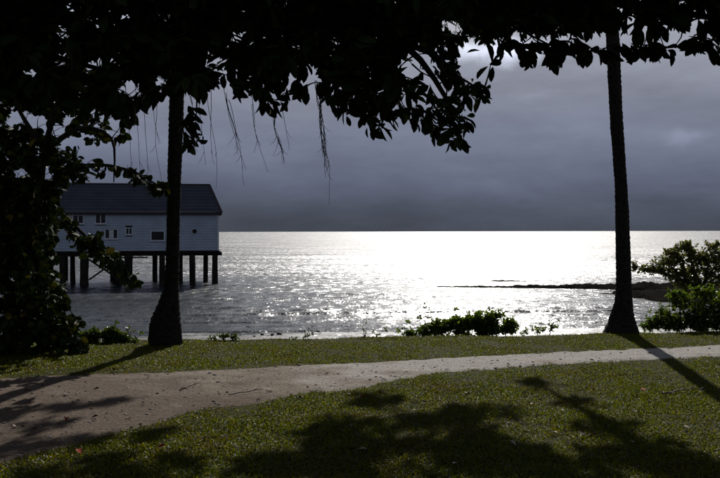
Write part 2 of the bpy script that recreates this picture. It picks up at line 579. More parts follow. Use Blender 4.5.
# --- sea: a rippled near part and sheets out to the horizon, one mesh
xs = np.concatenate([[-15000, -4000, -1000, -300], np.arange(-70, 90.1, 1.0), [300, 1000, 4000, 15000]])
ys = np.concatenate([np.arange(29, 62, 0.16), np.arange(62, 130, 0.8), [140, 160, 200, 300, 500, 1000, 2500, 6000, 14000, 30000]])
V = []
for y in ys:
    for x in xs:
        z = 0.0
        if 32 < y < 125 and -69 < x < 89:
            fade = smooth(33, 36, y) * (1 - smooth(62, 72, y))
            yy = y - 0.1 * x + 0.9 * mnoise.noise(Vector((x * 0.05, y * 0.04, 3)))
            for (c, w, h, sd) in ((39.3, 0.13, 0.045, 10), (40.4, 0.15, 0.05, 11), (41.6, 0.16, 0.05, 12), (43.4, 0.18, 0.05, 7), (44.6, 0.2, 0.06, 8), (47.6, 0.26, 0.085, 1), (49.8, 0.36, 0.075, 2), (63, 0.8, 0.06, 9), (52.3, 0.4, 0.05, 3), (55.5, 0.6, 0.06, 4), (45.6, 0.2, 0.05, 5), (59, 0.8, 0.05, 6)):
                a = 0.95 * h * (0.35 + max(0, 0.75 + 1.6 * mnoise.noise(Vector((x * 0.07, sd * 5.3, 0)))))
                z += a * math.exp(-((yy - c) / w) ** 2) * fade
            z += 0.02 * mnoise.noise(Vector((x * 0.4, y * 1.1, 0))) * (1 - smooth(105, 124, y))
        V.append((x, y, WATER_Z + z))
nx = len(xs)
F = [(j * nx + i, j * nx + i + 1, (j + 1) * nx + i + 1, (j + 1) * nx + i) for j in range(len(ys) - 1) for i in range(nx - 1)]
tag(link('sea', np_mesh('sea', V, F), M_WATER, smooth=True), kind='structure')

# --- low rocky spit running out from the shore on the right
M_ROCK = material('spit_rock', (0.010, 0.009, 0.008), 1.0, 0.0, (0.02, 0.018, 0.015), 1.4, 0.8, 6)


def spit(name, nodes, nl=170, nw=16):
    """nodes: (px, distance, half width m, height m)"""
    pts = [((p - 360) / FPX * d, d, w, h) for p, d, w, h in nodes]
    ts = np.linspace(0, len(pts) - 1, nl)
    V = []
    for t in ts:
        i = min(int(t), len(pts) - 2); f = t - i
        x, y, w, h = [pts[i][k] * (1 - f) + pts[i + 1][k] * f for k in range(4)]
        w *= 1 + 0.35 * mnoise.noise(Vector((x * 0.5, 0, 5)))
        for k in range(nw):
            s = -1 + 2 * k / (nw - 1)
            q = y + s * w
            hh = 0.8 * h * (1 - s * s) * (0.85 + 0.3 * mnoise.noise(Vector((x * 0.9, q * 0.9, 1))) + 0.4 * mnoise.noise(Vector((x * 2.7, q * 2.7, 8))))
            V.append((x, q, WATER_Z + hh - 0.12 + (-0.3 if abs(s) > 0.99 else 0)))
    F = [(i * nw + k, (i + 1) * nw + k, (i + 1) * nw + k + 1, i * nw + k + 1) for i in range(nl - 1) for k in range(nw - 1)]
    return tag(link(name, np_mesh(name, V, F), M_ROCK, smooth=False), kind='structure')


spit('rock_spit', ((408, 71, 0.3, 0.1), (440, 70.5, 0.6, 0.24), (500, 69.5, 0.9, 0.36), (560, 69, 1.3, 0.5), (620, 68, 2.2, 0.7), (700, 66, 3.0, 0.95), (900, 62, 5, 1.4)))
spit('rock_shelf', ((592, 62, 0.4, 0.12), (612, 61.5, 1.2, 0.25), (634, 60, 5.5, 0.6), (680, 58.5, 7.5, 0.8), (760, 57, 9, 1.0), (900, 54, 9, 1.2)), 140, 26)
spit('sand_bar', ((475, 78, 0.3, 0.08), (500, 78, 0.9, 0.3), (520, 78, 0.7, 0.24), (545, 78, 0.3, 0.1)), 60)

# ------------------------------------------------------------------ the shed on piles
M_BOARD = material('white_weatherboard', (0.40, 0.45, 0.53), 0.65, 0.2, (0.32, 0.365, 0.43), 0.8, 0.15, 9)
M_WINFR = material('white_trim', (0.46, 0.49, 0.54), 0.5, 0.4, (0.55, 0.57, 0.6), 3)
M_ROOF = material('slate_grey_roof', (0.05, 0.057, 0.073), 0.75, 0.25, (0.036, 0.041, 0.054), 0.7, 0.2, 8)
M_DARKW = material('weathered_timber', (0.016, 0.014, 0.012), 0.9, 0.08, (0.034, 0.029, 0.025), 2.0, 0.6, 7)
M_FASC = material('dark_fascia', (0.035, 0.022, 0.024), 0.6, 0.3, (0.028, 0.018, 0.02), 2)
M_GLASS = material('dark_window_glass', (0.012, 0.014, 0.016), 0.08, 0.5)
M_WATERLIGHT = material('painted_water_light', (0.7, 0.7, 0.68), 0.8, 0.2, (0.6, 0.6, 0.58), 5)

HD = 75.0
S = HD / FPX
TH = R(11)
hx = (218 - 360) * S
house = empty('boat_shed', (hx, HD, WATER_Z), TH)
tag(house, 'long white weatherboard shed with grey roof standing on piles over the water', 'building')
L = (218 - 40) * S          # length of the front
D = 8.6
Z0 = EYE + (HORIZON - 250) * S - WATER_Z      # wall foot above water
Z1 = EYE + (HORIZON - 211.5) * S - WATER_Z    # eave


def hxz(px, py):
    return (px - 218) * S, Z0 + (250 - py) * S


WINS = [(79, 215, 89.5, 223.2, 2), (100, 213.8, 110.5, 223.2, 2), (109, 228.6, 121.5, 238, 3), (128.6, 227.4, 135.2, 234, 2), (152.6, 230.6, 166, 240, 1), (56, 229, 66, 238, 2)]
rects = []
for (a, b, c, d, k) in WINS:
    x0, z1 = hxz(a, b); x1, z0 = hxz(c, d)
    rects.append((x0, x1, z0, z1, k))
# inner core behind the boards
MB().box((-L + 0.05, 0.06, Z0 + 0.02), (-0.05, D - 0.06, Z1 - 0.03)).build('wall_core', M_DARKW, house)
NB = 14
bh = (Z1 - Z0) / NB
for i in range(NB):
    za, zb = Z0 + i * bh, Z0 + (i + 1) * bh
    ivs = [(-L, 0.0)]
    for (x0, x1, z0, z1, k) in rects:
        if zb > z0 + 0.03 and za < z1 - 0.03:
            nv = []
            for (p, q) in ivs:
                if x0 > p and x1 < q: nv += [(p, x0), (x1, q)]
                else: nv.append((p, q))
            ivs = nv
    for (p, q) in ivs:
        # sawn board: bottom edge stands proud of the top
        m = MB()
        y0 = -0.042 - random.uniform(0, 0.006); y1 = -0.015
        m.add([(p, y0, za), (q, y0, za), (q, y1, zb + 0.012), (p, y1, zb + 0.012), (p, 0.05, za), (q, 0.05, za), (q, 0.05, zb), (p, 0.05, zb)],
              [(0, 1, 2, 3), (1, 0, 4, 5), (1, 5, 6, 2), (4, 0, 3, 7), (3, 2, 6, 7)])
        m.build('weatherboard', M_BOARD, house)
    # end walls
    for (xe, s) in ((0.0, 1), (-L, -1)):
        m = MB(); a, b2 = xe + s * 0.045, xe + s * 0.015
        m.add([(a, 0, za), (a, D, za), (b2, D, zb + 0.012), (b2, 0, zb + 0.012), (xe - s * 0.05, 0, za), (xe - s * 0.05, D, za), (xe - s * 0.05, D, zb), (xe - s * 0.05, 0, zb)],
              [(0, 1, 2, 3), (1, 0, 4, 5), (1, 5, 6, 2), (4, 0, 3, 7), (3, 2, 6, 7)])
        m.build('weatherboard', M_BOARD, house)
MB().box((-L, D - 0.05, Z0), (0, D + 0.02, Z1)).build('rear_wall', M_BOARD, house)
for xe in (0.0, -L):
    MB().box((xe - 0.08, -0.075, Z0 - 0.02), (xe + 0.08, 0.06, Z1 - 0.04)).build('corner_board', M_WINFR, house)
for (x0, x1, z0, z1, k) in rects:
    w = empty('window', (0, 0, 0)); w.parent = house
    f = MB(); t = 0.07
    f.box((x0 - 0.03, -0.07, z0 - 0.03), (x0 + t, 0.05, z1 + 0.03)); f.box((x1 - t, -0.07, z0 - 0.03), (x1 + 0.03, 0.05, z1 + 0.03))
    f.box((x0 + t, -0.068, z1 - t + 0.02), (x1 - t, 0.05, z1 + 0.028)); f.box((x0 + t, -0.068, z0 - 0.028), (x1 - t, 0.05, z0 + t - 0.02))
    f.build('frame', M_WINFR, w)
    n = k
    ww = (x1 - x0 - 2 * t) / n
    for j in range(n):
        a = x0 + t + j * ww; b_ = a + ww
        mat = M_WATERLIGHT if (k == 3 and j == 1) else M_GLASS  # middle pane painted pale as bright water light seen through the shed
        MB().box((a + 0.02, 0.02, z0 + t), (b_ - 0.02, 0.045, z1 - t)).build('pane', mat, w)
        if j: MB().box((a - 0.035, -0.06, z0 + t - 0.02), (a + 0.035, 0.05, z1 - t + 0.02)).build('mullion', M_WINFR, w)
    MB().box((x0 - 0.08, -0.12, z0 - 0.09), (x1 + 0.08, -0.05, z0 - 0.032)).build('sill', M_WINFR, w)
vx, vz = hxz(195, 231)
m = MB(); n = 18
m.tube([(vx, 0.03, vz), (vx, -0.09, vz)], [0.21, 0.21], n)
m.build('round_vent', M_DARKW, house)
m = MB(); ring = []
for k in range(n):
    a = 2 * math.pi * k / n
    ring.append((math.cos(a), math.sin(a)))
vv = []
for (r, y) in ((0.205, -0.1), (0.26, -0.1), (0.26, -0.03)):
    vv += [(vx + c * r, y, vz + s_ * r) for c, s_ in ring]
ff = [(a * n + k, a * n + (k + 1) % n, (a + 1) * n + (k + 1) % n, (a + 1) * n + k) for a in range(2) for k in range(n)]
MB().add(vv, ff).build('vent_ring', M_WINFR, house)
# roof: steep hip at both ends, ribbed sheeting with standing laps
ov = 0.32
RZ = EYE + (HORIZON - 185) / FPX * (HD + D / 2) - WATER_Z
yr = D / 2
hip = 0.95
zc = Z1 - 0.05
A0, A1 = (-L - ov, -ov, zc), (ov, -ov, zc)
B0, B1 = (-L - ov, D + ov, zc), (ov, D + ov, zc)
R0, R1 = (-L + hip - ov, yr, RZ), (-hip + ov, yr, RZ)
roof = MB().add([A0, A1, B1, B0, R0, R1, (A0[0], A0[1], zc - 0.06), (A1[0], A1[1], zc - 0.06), (B1[0], B1[1], zc - 0.06), (B0[0], B0[1], zc - 0.06)],
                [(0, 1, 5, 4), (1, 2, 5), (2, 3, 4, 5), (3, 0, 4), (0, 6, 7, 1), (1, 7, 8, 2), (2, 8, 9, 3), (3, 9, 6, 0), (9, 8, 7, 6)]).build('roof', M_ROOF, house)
for side in (0, 1):
    ye = -ov if side == 0 else D + ov
    nrow = 9
    for k in range(1, nrow):
        f = k / nrow
        y = ye + (yr - ye) * f; z = zc + (RZ - zc) * f
        xa = A0[0] + (R0[0] - A0[0]) * f; xb = A1[0] + (R1[0] - A1[0]) * f
        MB().bar((xa, y, z + 0.012), (xb, y, z + 0.012), 0.05, 0.022).build('roof_lap', M_ROOF, roof)
for (p, q) in ((A0, R0), (A1, R1), (B0, R0), (B1, R1), (R0, R1)):
    MB().bar(Vector(p) + Vector((0, 0, 0.03)), Vector(q) + Vector((0, 0, 0.03)), 0.16, 0.09).build('ridge_cap', M_FASC, roof)
f = MB()
f.box((A0[0], -ov - 0.03, zc - 0.2), (A1[0], -ov, zc - 0.004)).build('fascia', M_FASC, roof)
MB().box((A1[0], -ov - 0.03, zc - 0.2), (A1[0] + 0.03, D + ov, zc - 0.004)).build('fascia', M_FASC, roof)
MB().box((A0[0] - 0.03, -ov - 0.03, zc - 0.2), (A0[0], D + ov, zc - 0.004)).build('fascia', M_FASC, roof)
# bearers and platform under the walls
MB().box((-L - 0.1, -0.12, Z0 - 0.16), (0.12, D + 0.12, Z0 - 0.02)).build('floor_platform', M_DARKW, house)
for yb in (0.25, 2.9, 5.6, 8.2):
    MB().box((-L - 0.1, yb - 0.14, Z0 - 0.46), (0.34, yb + 0.14, Z0 - 0.165)).build('bearer', M_DARKW, house)


def pile(px, yd, r=0.2):
    x = (px - 360) / FPX * (HD + yd) - hx
    p = []
    lean = random.uniform(-0.05, 0.05)
    for k in range(6):
        z = -2.0 + (Z0 - 0.17 + 2.0) * k / 5
        p.append((x + lean * (z / 3 - 1), yd - x * 0 + random.uniform(-.015, .015), z))
    MB().tube(p, [r * random.uniform(0.95, 1.08) for _ in p], 9, 0.04).build('pile', M_DARKW, house, True)


for px in (216.5, 194, 165, 133, 91.5, 71, 55, 44): pile(px - 1, 0.25, 0.26 if px not in (133, 91.5) else 0.36)
for px in (212, 187, 181, 126.5, 85, 57): pile(px, 2.9, 0.22 if px != 126.5 else 0.42)
for px in (204.5, 168, 128, 70): pile(px, 5.6, 0.24)
for px in (187, 135, 89, 60): pile(px, 8.2, 0.22)
xa, _ = hxz(94, 0); xb, _ = hxz(125, 0)
MB().bar((xa, 0.0, 0.5), (xb, 0.0, Z0 - 0.5), 0.15, 0.1).build('cross_brace', M_DARKW, house)
MB().bar((xa, -0.12, Z0 - 0.7), (xb, -0.12, 0.35), 0.15, 0.1).build('cross_brace', M_DARKW, house)
xa, _ = hxz(112, 0); xb, _ = hxz(150, 0)
MB().box((xa, -0.5, Z0 - 0.62), (xb, -0.3, Z0 - 0.5)).build('side_walkway', M_DARKW, house)

# wharf deck running on to the left of the shed
wharf = empty('wharf', (hx - L - 0.3, HD - 1.2, WATER_Z), TH)
tag(wharf, 'dark timber wharf deck on piles beside the white shed, behind leaves', 'wharf')
for k in range(40):
    MB().box((-0.45 * (k + 1) + 0.02, -0.1, Z0 - 0.24), (-0.45 * k - 0.02, 7, Z0 - 0.14 + random.uniform(0, 0.012))).build('plank', M_DARKW, wharf)
for yb in (0.2, 6.5):
    MB().box((-18, yb - 0.15, Z0 - 0.6), (0, yb + 0.15, Z0 - 0.26)).build('bearer', M_DARKW, wharf)
    for k in range(7):
        MB().tube([(-0.8 - 2.7 * k, yb, -2.0), (-0.8 - 2.7 * k, yb, Z0 - 0.3)], [0.24, 0.22], 9).build('pile', M_DARKW, wharf, True)
for k in range(8):
    MB().box((-0.3 - 2.3 * k, -0.06, Z0 - 0.5), (-0.2 - 2.3 * k, 0.04 - 0.15, Z0 + 0.9)).build('rail_post', M_DARKW, wharf)
MB().box((-17, -0.2, Z0 + 0.78), (0, -0.115, Z0 + 0.88)).build('hand_rail', M_DARKW, wharf)

# ------------------------------------------------------------------ palms
M_PALM = material('palm_bark', (0.012, 0.011, 0.009), 0.95, 0.05, (0.034, 0.03, 0.026), 16, 1.0, 26)
M_FROND = leaf_material('palm_frond', [(0, (0.045, 0.07, 0.02)), (0.8, (0.06, 0.09, 0.025)), (1, (0.16, 0.13, 0.05))], 0.4, 0.25, (0.9, 1.0, 0.3))
M_RACHIS = material('palm_rachis', (0.12, 0.12, 0.05), 0.6)


def palm(label, d, prof, crown_z, top_px, seed):
    """prof: (px_left, px_right, py) trunk edges in the photograph"""
    rs = random.Random(seed)
    s = d / FPX
    prof = sorted(prof, key=lambda p: -p[2])
    bx, by = ((prof[0][0] + prof[0][1]) / 2 - 360) * s, d
    root = empty('palm_tree', (bx, by, terrain(bx, by)))
    tag(root, label, 'palm', 'palm trunks at the edge of the lawn')
    zz = [EYE + (HORIZON - p[2]) * s - root.location.z for p in prof]
    cx = [((p[0] + p[1]) / 2 - 360) * s - bx for p in prof]
    rr = [(p[1] - p[0]) / 2 * s for p in prof]
    zz = [-0.25] + zz + [crown_z]; cx = [cx[0]] + cx + [(top_px - 360) * s - bx]; rr = [rr[0] * 1.02] + rr + [0.085]
    n = 22
    V = []; zs = np.arange(-0.25, crown_z + 0.01, 0.025)
    for i, z in enumerate(zs):
        x = float(np.interp(z, zz, cx)); r = float(np.interp(z, zz, rr))
        scar = 1 + 0.05 * (1 if (i % 4 == 0) else 0) * (0 if z < 0.3 else 1)
        for k in range(n):
            a = 2 * math.pi * k / n
            w = 1 + 0.05 * mnoise.noise(Vector((math.cos(a) * 2, math.sin(a) * 2, z * 3 + seed))) + 0.035 * mnoise.noise(Vector((math.cos(a) * 6, math.sin(a) * 6, z * 14 + seed)))
            if z < 0.35: w += 0.13 * (0.35 - max(z, 0)) * math.sin(a * 7 + seed + 2 * mnoise.noise(Vector((a, z * 4, seed))))
            w += 0.05 * mnoise.noise(Vector((math.cos(a) * 11, math.sin(a) * 11, z * 25 + seed)))
            V.append((x + math.cos(a) * r * w * scar, math.sin(a) * r * w * scar, z))
    F = [(i * n + k, i * n + (k + 1) % n, (i + 1) * n + (k + 1) % n, (i + 1) * n + k) for i in range(len(zs) - 1) for k in range(n)]
    link('trunk', np_mesh('trunk', V, F), M_PALM, root, True)
    top = Vector((cx[-1], 0, crown_z))
    crown = empty('crown', top); crown.parent = root
    for q in range(17):
        az = q * 2.4 + rs.uniform(-.2, .2); el = R(rs.uniform(5, 75)); Lf = rs.uniform(1.7, 2.3)
        v, f = [], []
        pts = []; p = Vector((0, 0, 0)); e = el
        for k in range(15):
            pts.append(p.copy()); p = p + Vector((math.cos(az) * math.cos(e), math.sin(az) * math.cos(e), math.sin(e))) * (Lf / 14); e -= R(6.2)
        fr = MB().tube(pts, [0.022 * (1 - k / 15.5) for k in range(15)], 5).build('frond', M_RACHIS, crown)
        lm = MB(); side = Vector((-math.sin(az), math.cos(az), 0))
        for k in range(2, 60):
            t = k / 60 * 13.9; i = int(t); c = pts[i].lerp(pts[i + 1], t - i); tn = (pts[i + 1] - pts[i]).normalized()
            ll = 0.55 * math.sin(math.pi * (0.1 + 0.86 * k / 60)) + 0.08
            for sg in (-1, 1):
                dr = (side * sg + tn * 0.55 + Vector((0, 0, -0.45 + rs.uniform(-.15, .1)))).normalized()
                wv = tn * 0.014
                mid = c + dr * ll * 0.5; tip = c + dr * ll + Vector((0, 0, -ll * 0.2))
                lm.add([c - wv, c + wv, mid + wv * 1.1, mid - wv * 1.1, tip], [(0, 1, 2, 3), (3, 2, 4)])
        lm.build('leaflets', M_FROND, fr)
    return root


palm('dark leaning palm trunk with flared foot, leafy shrub on its far side, tall crown above', 16.4,
     [(603, 638.5, 334), (605, 637, 329), (608, 635, 322), (611.5, 633.5, 313), (614.5, 632.5, 303), (616, 631.5, 292), (616.5, 631, 275), (616, 630, 245), (615.5, 628.5, 210), (614.5, 626.5, 180), (610, 622.5, 120), (606.5, 619.5, 47)], 9.0, 601, 3)
palm('dark palm trunk with swollen foot standing in front of the white shed', 14.5,
     [(149, 182, 345), (148.5, 181, 337), (148.5, 180.5, 329), (150, 180, 321), (153.5, 179.5, 312.5), (158.5, 179, 302), (163.5, 178.5, 288), (165.5, 179, 268), (166.5, 179.5, 235), (167.5, 180.5, 200), (168.5, 182.5, 150), (170, 184.5, 100)], 8.6, 182, 8)

# ------------------------------------------------------------------ leaves
# template leaf along +X (length 1), width along Y, normal +Z: folded and curled
def leaf_template(w=0.42, shape='obovate', curl=0.18, fold=0.12):
    ts = [0.0, 0.12, 0.38, 0.66, 0.88, 1.0]
    ws = {'elliptic': [0.02, 0.2, 0.47, 0.5, 0.27, 0.0], 'obovate': [0.015, 0.12, 0.34, 0.5, 0.36, 0.0], 'ovate': [0.02, 0.36, 0.5, 0.4, 0.18, 0.0], 'round': [0.05, 0.42, 0.52, 0.48, 0.25, 0.0]}[shape]
    v, f = [], []
    for t, q in zip(ts, ws):
        z = -curl * t * t
        v += [(t, -q * w, z + fold * q), (t, 0, z), (t, q * w, z + fold * q)]
    for i in range(5):
        a = i * 3; b = a + 3
        if i < 4:
            f += [(a, a + 1, b + 1), (a, b + 1, b), (a + 1, a + 2, b + 2), (a + 1, b + 2, b + 1)]
        else:
            f += [(a, a + 1, b + 1), (a + 1, a + 2, b + 1)]
    return np.array(v, dtype=float), np.array(f)


def frames(dirs, nrm_hint):
    d = dirs / np.linalg.norm(dirs, axis=1, keepdims=True)
    y = np.cross(nrm_hint, d); y /= np.linalg.norm(y, axis=1, keepdims=True) + 1e-9
    z = np.cross(d, y)
    return np.stack([d, y, z], axis=2)      # columns


class Leaves:
    def __init__(s):
        s.p, s.R, s.s = [], [], []

    def whorl(s, c, axis, n, size, droop=0.45, spread=(35, 85), flat=0.6):
        c = np.array(c, float); a = np.array(axis, float); a /= np.linalg.norm(a)
        u = np.cross(a, [0.3, 0.8, 0.5]); u /= np.linalg.norm(u); w = np.cross(a, u)
        ph = rng.uniform(0, 6.28) + np.arange(n) * 2.4
        th = np.radians(rng.uniform(spread[0], spread[1], n))
        dr = a[None] * np.cos(th)[:, None] + (u[None] * np.cos(ph)[:, None] + w[None] * np.sin(ph)[:, None]) * np.sin(th)[:, None]
        dr[:, 2] -= droop * rng.uniform(0.5, 1.3, n)
        nh = rng.normal(0, 1 - flat * 0.6, (n, 3)); nh[:, 2] += flat * 1.6
        Rm = frames(dr, nh)
        sz = size * rng.uniform(0.7, 1.2, n)
        base = c[None] + a[None] * rng.uniform(-0.5, 0.3, n)[:, None] * size + Rm[:, :, 0] * size * 0.12
        s.p.append(base); s.R.append(Rm); s.s.append(sz)
        return len(s.p) - 1

    def arrays(s):
        return np.concatenate(s.p), np.concatenate(s.R), np.concatenate(s.s)


def foliage_mesh(name, tmpl, p, Rm, sz):
    tv, tf = tmpl
    v = np.einsum('nij,mj->nmi', Rm, tv) * sz[:, None, None] + p[:, None, :]
    f = tf[None] + (np.arange(len(p)) * len(tv))[:, None, None]
    return np_mesh(name, v.reshape(-1, 3), f.reshape(-1, 3))


def project(pts):
    return 360 + FPX * pts[:, 0] / pts[:, 1], HORIZON - FPX * (pts[:, 2] - EYE) / pts[:, 1]


def grow_twigs(mb, skel, tips, r0=0.006, droop=0.04):
    """join each whorl centre to the nearest wood already grown"""
    nodes = np.array(skel)
    tips = np.array(tips)
    d0 = np.array([np.min(np.sum((nodes - t) ** 2, axis=1)) for t in tips])
    for t in tips[np.argsort(d0)]:
        q = nodes[np.argmin(np.sum((nodes - t) ** 2, axis=1))]
        ln = float(np.linalg.norm(t - q))
        k = max(3, min(6, int(ln / 0.12)))
        off = rng.normal(0, 0.08 * ln, 3)
        pts = [q + (t - q) * (i / k) + off * math.sin(math.pi * i / k) + np.array([0, 0, droop * ln * math.sin(math.pi * i / k)]) for i in range(k + 1)]
        rb = min(0.02, r0 + 0.012 * ln)
        mb.tube(pts, [rb + (r0 * 0.6 - rb) * i / k for i in range(k + 1)], 4, cap=False)
        nodes = np.vstack([nodes, np.array(pts[1:])])


def polyline(pts, step=0.12):
    out = []
    for a, b in zip(pts[:-1], pts[1:]):
        a, b = np.array(a, float), np.array(b, float)
        n = max(1, int(np.linalg.norm(b - a) / step))
        out += [a + (b - a) * i / n for i in range(n)]
    out.append(np.array(pts[-1], float))
    return out


def curve(pts, step=0.15):
    """smooth limb through the points"""
    pts = [Vector(p) for p in pts]
    out = []
    for i in range(len(pts) - 1):
        p0, p1, p2, p3 = pts[max(i - 1, 0)], pts[i], pts[i + 1], pts[min(i + 2, len(pts) - 1)]
        n = max(2, int((p2 - p1).length / step))
        for k in range(n):
            t = k / n
            out.append(0.5 * ((2 * p1) + (p2 - p0) * t + (2 * p0 - 5 * p1 + 4 * p2 - p3) * t * t + (3 * p1 - p0 - 3 * p2 + p3) * t ** 3))
    out.append(pts[-1])
    return out


M_BARK = material('fig_bark', (0.022, 0.019, 0.016), 0.95, 0.1, (0.04, 0.035, 0.03), 7, 0.8, 18)
M_LEAF_A = leaf_material('dark_leather_leaf', [(0, (0.014, 0.022, 0.008)), (0.7, (0.020, 0.030, 0.010)), (0.94, (0.03, 0.04, 0.012)), (1, (0.06, 0.05, 0.014))], 0.7, 0.05, (1.0, 1.1, 0.3), 0.03)
M_LEAF_B = leaf_material('round_green_leaf', [(0, (0.018, 0.027, 0.009)), (0.7, (0.026, 0.040, 0.011)), (0.9, (0.045, 0.06, 0.014)), (0.97, (0.11, 0.10, 0.02)), (1, (0.15, 0.09, 0.02))], 0.6, 0.07, (1.2, 1.2, 0.35), 0.04)
M_ROOT = material('aerial_root', (0.06, 0.048, 0.036), 0.9, 0.1, (0.10, 0.08, 0.06), 20)

# ---- the big overhanging tree
TRX, TRY = -5.9, 8.2
figtree = empty('fig_tree', (TRX, TRY, terrain(TRX, TRY)))
tag(figtree, 'big spreading tree whose dark leafy limbs hang over the lawn, with thin aerial roots', 'tree')
O = figtree.location.copy()
limbs = []
SH = [(340, 438, 0.5, 34), (385, 462, 0.55, 42), (430, 415, 0.5, 40), (450, 440, 0.55, 46), (500, 462, 0.5, 34), (385, 402, 0.4, 20), (300, 466, 0.45, 32), (240, 478, 0.4, 18), (140, 478, 0.45, 22), (50, 480, 0.5, 20), (480, 415, 0.35, 20),
      (540, 386, 0.2, 8), (572, 403, 0.22, 9), (612, 430, 0.25, 12), (650, 455, 0.35, 20), (690, 472, 0.4, 24), (580, 470, 0.5, 28), (60, 409, 0.18, 9), (110, 404, 0.16, 8), (10, 415, 0.25, 12), (20, 450, 0.28, 14), (90, 444, 0.16, 7), (150, 437, 0.14, 6), (35, 428, 0.2, 8)]


def over(sx, sy, extra=0.0):
    """the place in the crown that throws its shade on this spot of the lawn"""
    gx, gy = ground_at(sx, sy)
    k = ((0.235 * gy + 1.85) / 0.629 + extra) / SUN.z
    return (gx + SUN.x * k, gy + SUN.y * k, terrain(gx, gy) + SUN.z * k)


trunk_pts = [(TRX, TRY, -0.2), (TRX + 0.05, TRY, 0.5), (TRX + 0.15, TRY, 1.3), (TRX + 0.35, TRY - .05, 2.1), (TRX + 0.6, TRY, 2.9)]
fork = trunk_pts[-1]
tw = MB()
tp = curve(trunk_pts)
tw.tube([p - O for p in tp], [0.55 - 0.25 * min(1, i / 6) - 0.006 * i for i in range(len(tp))], 16, 0.05)
for (tgt, r) in (
    ([fork, (-3.6, 7.9, 3.75), (-2.0, 7.5, 3.95), (-0.6, 7.2, 3.65), (0.35, 7.0, 3.15), tuple(P(452, 108, 7.0))], 0.17),
    ([fork, (-4.0, 8.4, 4.3), (-2.0, 8.6, 4.8), (0.5, 8.5, 4.55), (2.0, 8.0, 3.85), (3.2, 7.5, 3.45), tuple(P(715, 36, 7.2))], 0.19),
    ([fork, (-4.6, 9.4, 4.3), (-2.6, 11.2, 5.3), (-0.2, 12.8, 5.6), (1.4, 13.6, 5.5), over(690, 480, 0.2)], 0.17),
    ([over(690, 480, 0.2), over(655, 458, 0.2), over(620, 436, 0.2), over(585, 413, 0.2), over(550, 392, 0.2), over(528, 379, 0.2)], 0.15),
    ([fork, (-4.4, 7.6, 3.4), (-3.4, 7.4, 3.35), (-2.6, 7.3, 3.1), (-1.9, 7.2, 2.9)], 0.10),
    ([fork, (-5.6, 6.2, 4.2), (-4.6, 4.0, 5.2), (-2.5, 2.5, 5.6)], 0.15),
    ([(-2.0, 8.6, 4.8), (-0.5, 6.5, 6.0), (1.5, 4.0, 6.5), (3.0, 1.0, 6.5)], 0.1),
    ([(0.5, 8.5, 4.55), (2.2, 7.2, 5.6), (4.2, 5.8, 6.0), (5.8, 4.0, 6.0)], 0.09),
    ([(-4.6, 4.0, 5.2), (-3.5, 1.5, 6.2), (-2.5, -0.5, 6.5)], 0.08),
    ([(-2.0, 7.5, 3.95), (-1.5, 7.2, 3.5), (-0.9, 7.0, 3.0), tuple(P(270, 98, 7.0))], 0.05),
    ([(-0.6, 7.2, 3.65), (-0.2, 7.1, 3.3), (0.0, 7.0, 2.95), tuple(P(380, 112, 7.0))], 0.05),
    ([(0.35, 7.0, 3.15), (0.62, 7.0, 3.05), tuple(P(460, 78, 7.0)), tuple(P(482, 90, 7.0))], 0.03),
    ([(0.5, 8.5, 4.55), (1.0, 7.8, 3.7), (1.3, 7.4, 3.4), tuple(P(550, 46, 7.3))], 0.05),
    ([(-2.6, 11.2, 5.3), (-3.6, 13.0, 5.8), over(-60, 424, 0.2), over(0, 416, 0.2), over(60, 408, 0.2), over(120, 402, 0.2), over(150, 398, 0.2)], 0.14),
    ([(-4.6, 9.4, 4.3), (-4.3, 11.0, 5.2), over(-40, 462, 0.2), over(20, 451, 0.2), over(100, 443, 0.2), over(195, 431, 0.2), over(240, 425, 0.2)], 0.13),
    ([(-0.2, 12.8, 5.6), (0.6, 14.2, 5.7), over(430, 415, 0.1)], 0.09),
):
    c = curve(tgt)
    tw.tube([p - O for p in c], [max(0.008, r * (1 - 0.9 * i / (len(c) - 1))) for i in range(len(c))], 8, 0.05)
    limbs += [np.array(p) for p in c]
link_tr = tw.build('trunk', M_BARK, figtree, True)

low = [(-60, 112), (0, 108), (30, 108), (60, 112), (90, 118), (120, 125), (150, 118), (172, 100), (178, 146), (190, 152), (204, 150), (207, 138), (209, 86), (216, 80), (224, 86), (232, 94), (240, 99), (248, 92), (255, 112), (264, 119), (275, 118), (285, 110), (292, 98), (300, 104), (306, 103), (312, 92), (326, 98), (332, 118), (340, 126), (352, 118), (362, 128), (370, 138), (385, 139), (395, 132), (404, 124), (412, 131), (425, 134), (436, 146), (448, 151), (462, 150), (472, 149), (478, 136), (477, 126), (470, 112), (488, 106), (494, 99), (497, 84), (494, 66), (499, 58), (508, 53), (516, 54), (523, 66), (531, 66), (540, 60), (548, 62), (556, 69), (562, 60), (568, 50), (582, 62), (590, 58), (598, 60), (607, 57), (615, 60), (626, 56), (636, 58), (646, 63), (654, 60), (662, 62), (668, 61), (676, 58), (684, 50), (694, 48), (706, 52), (712, 60), (722, 63), (780, 62)]
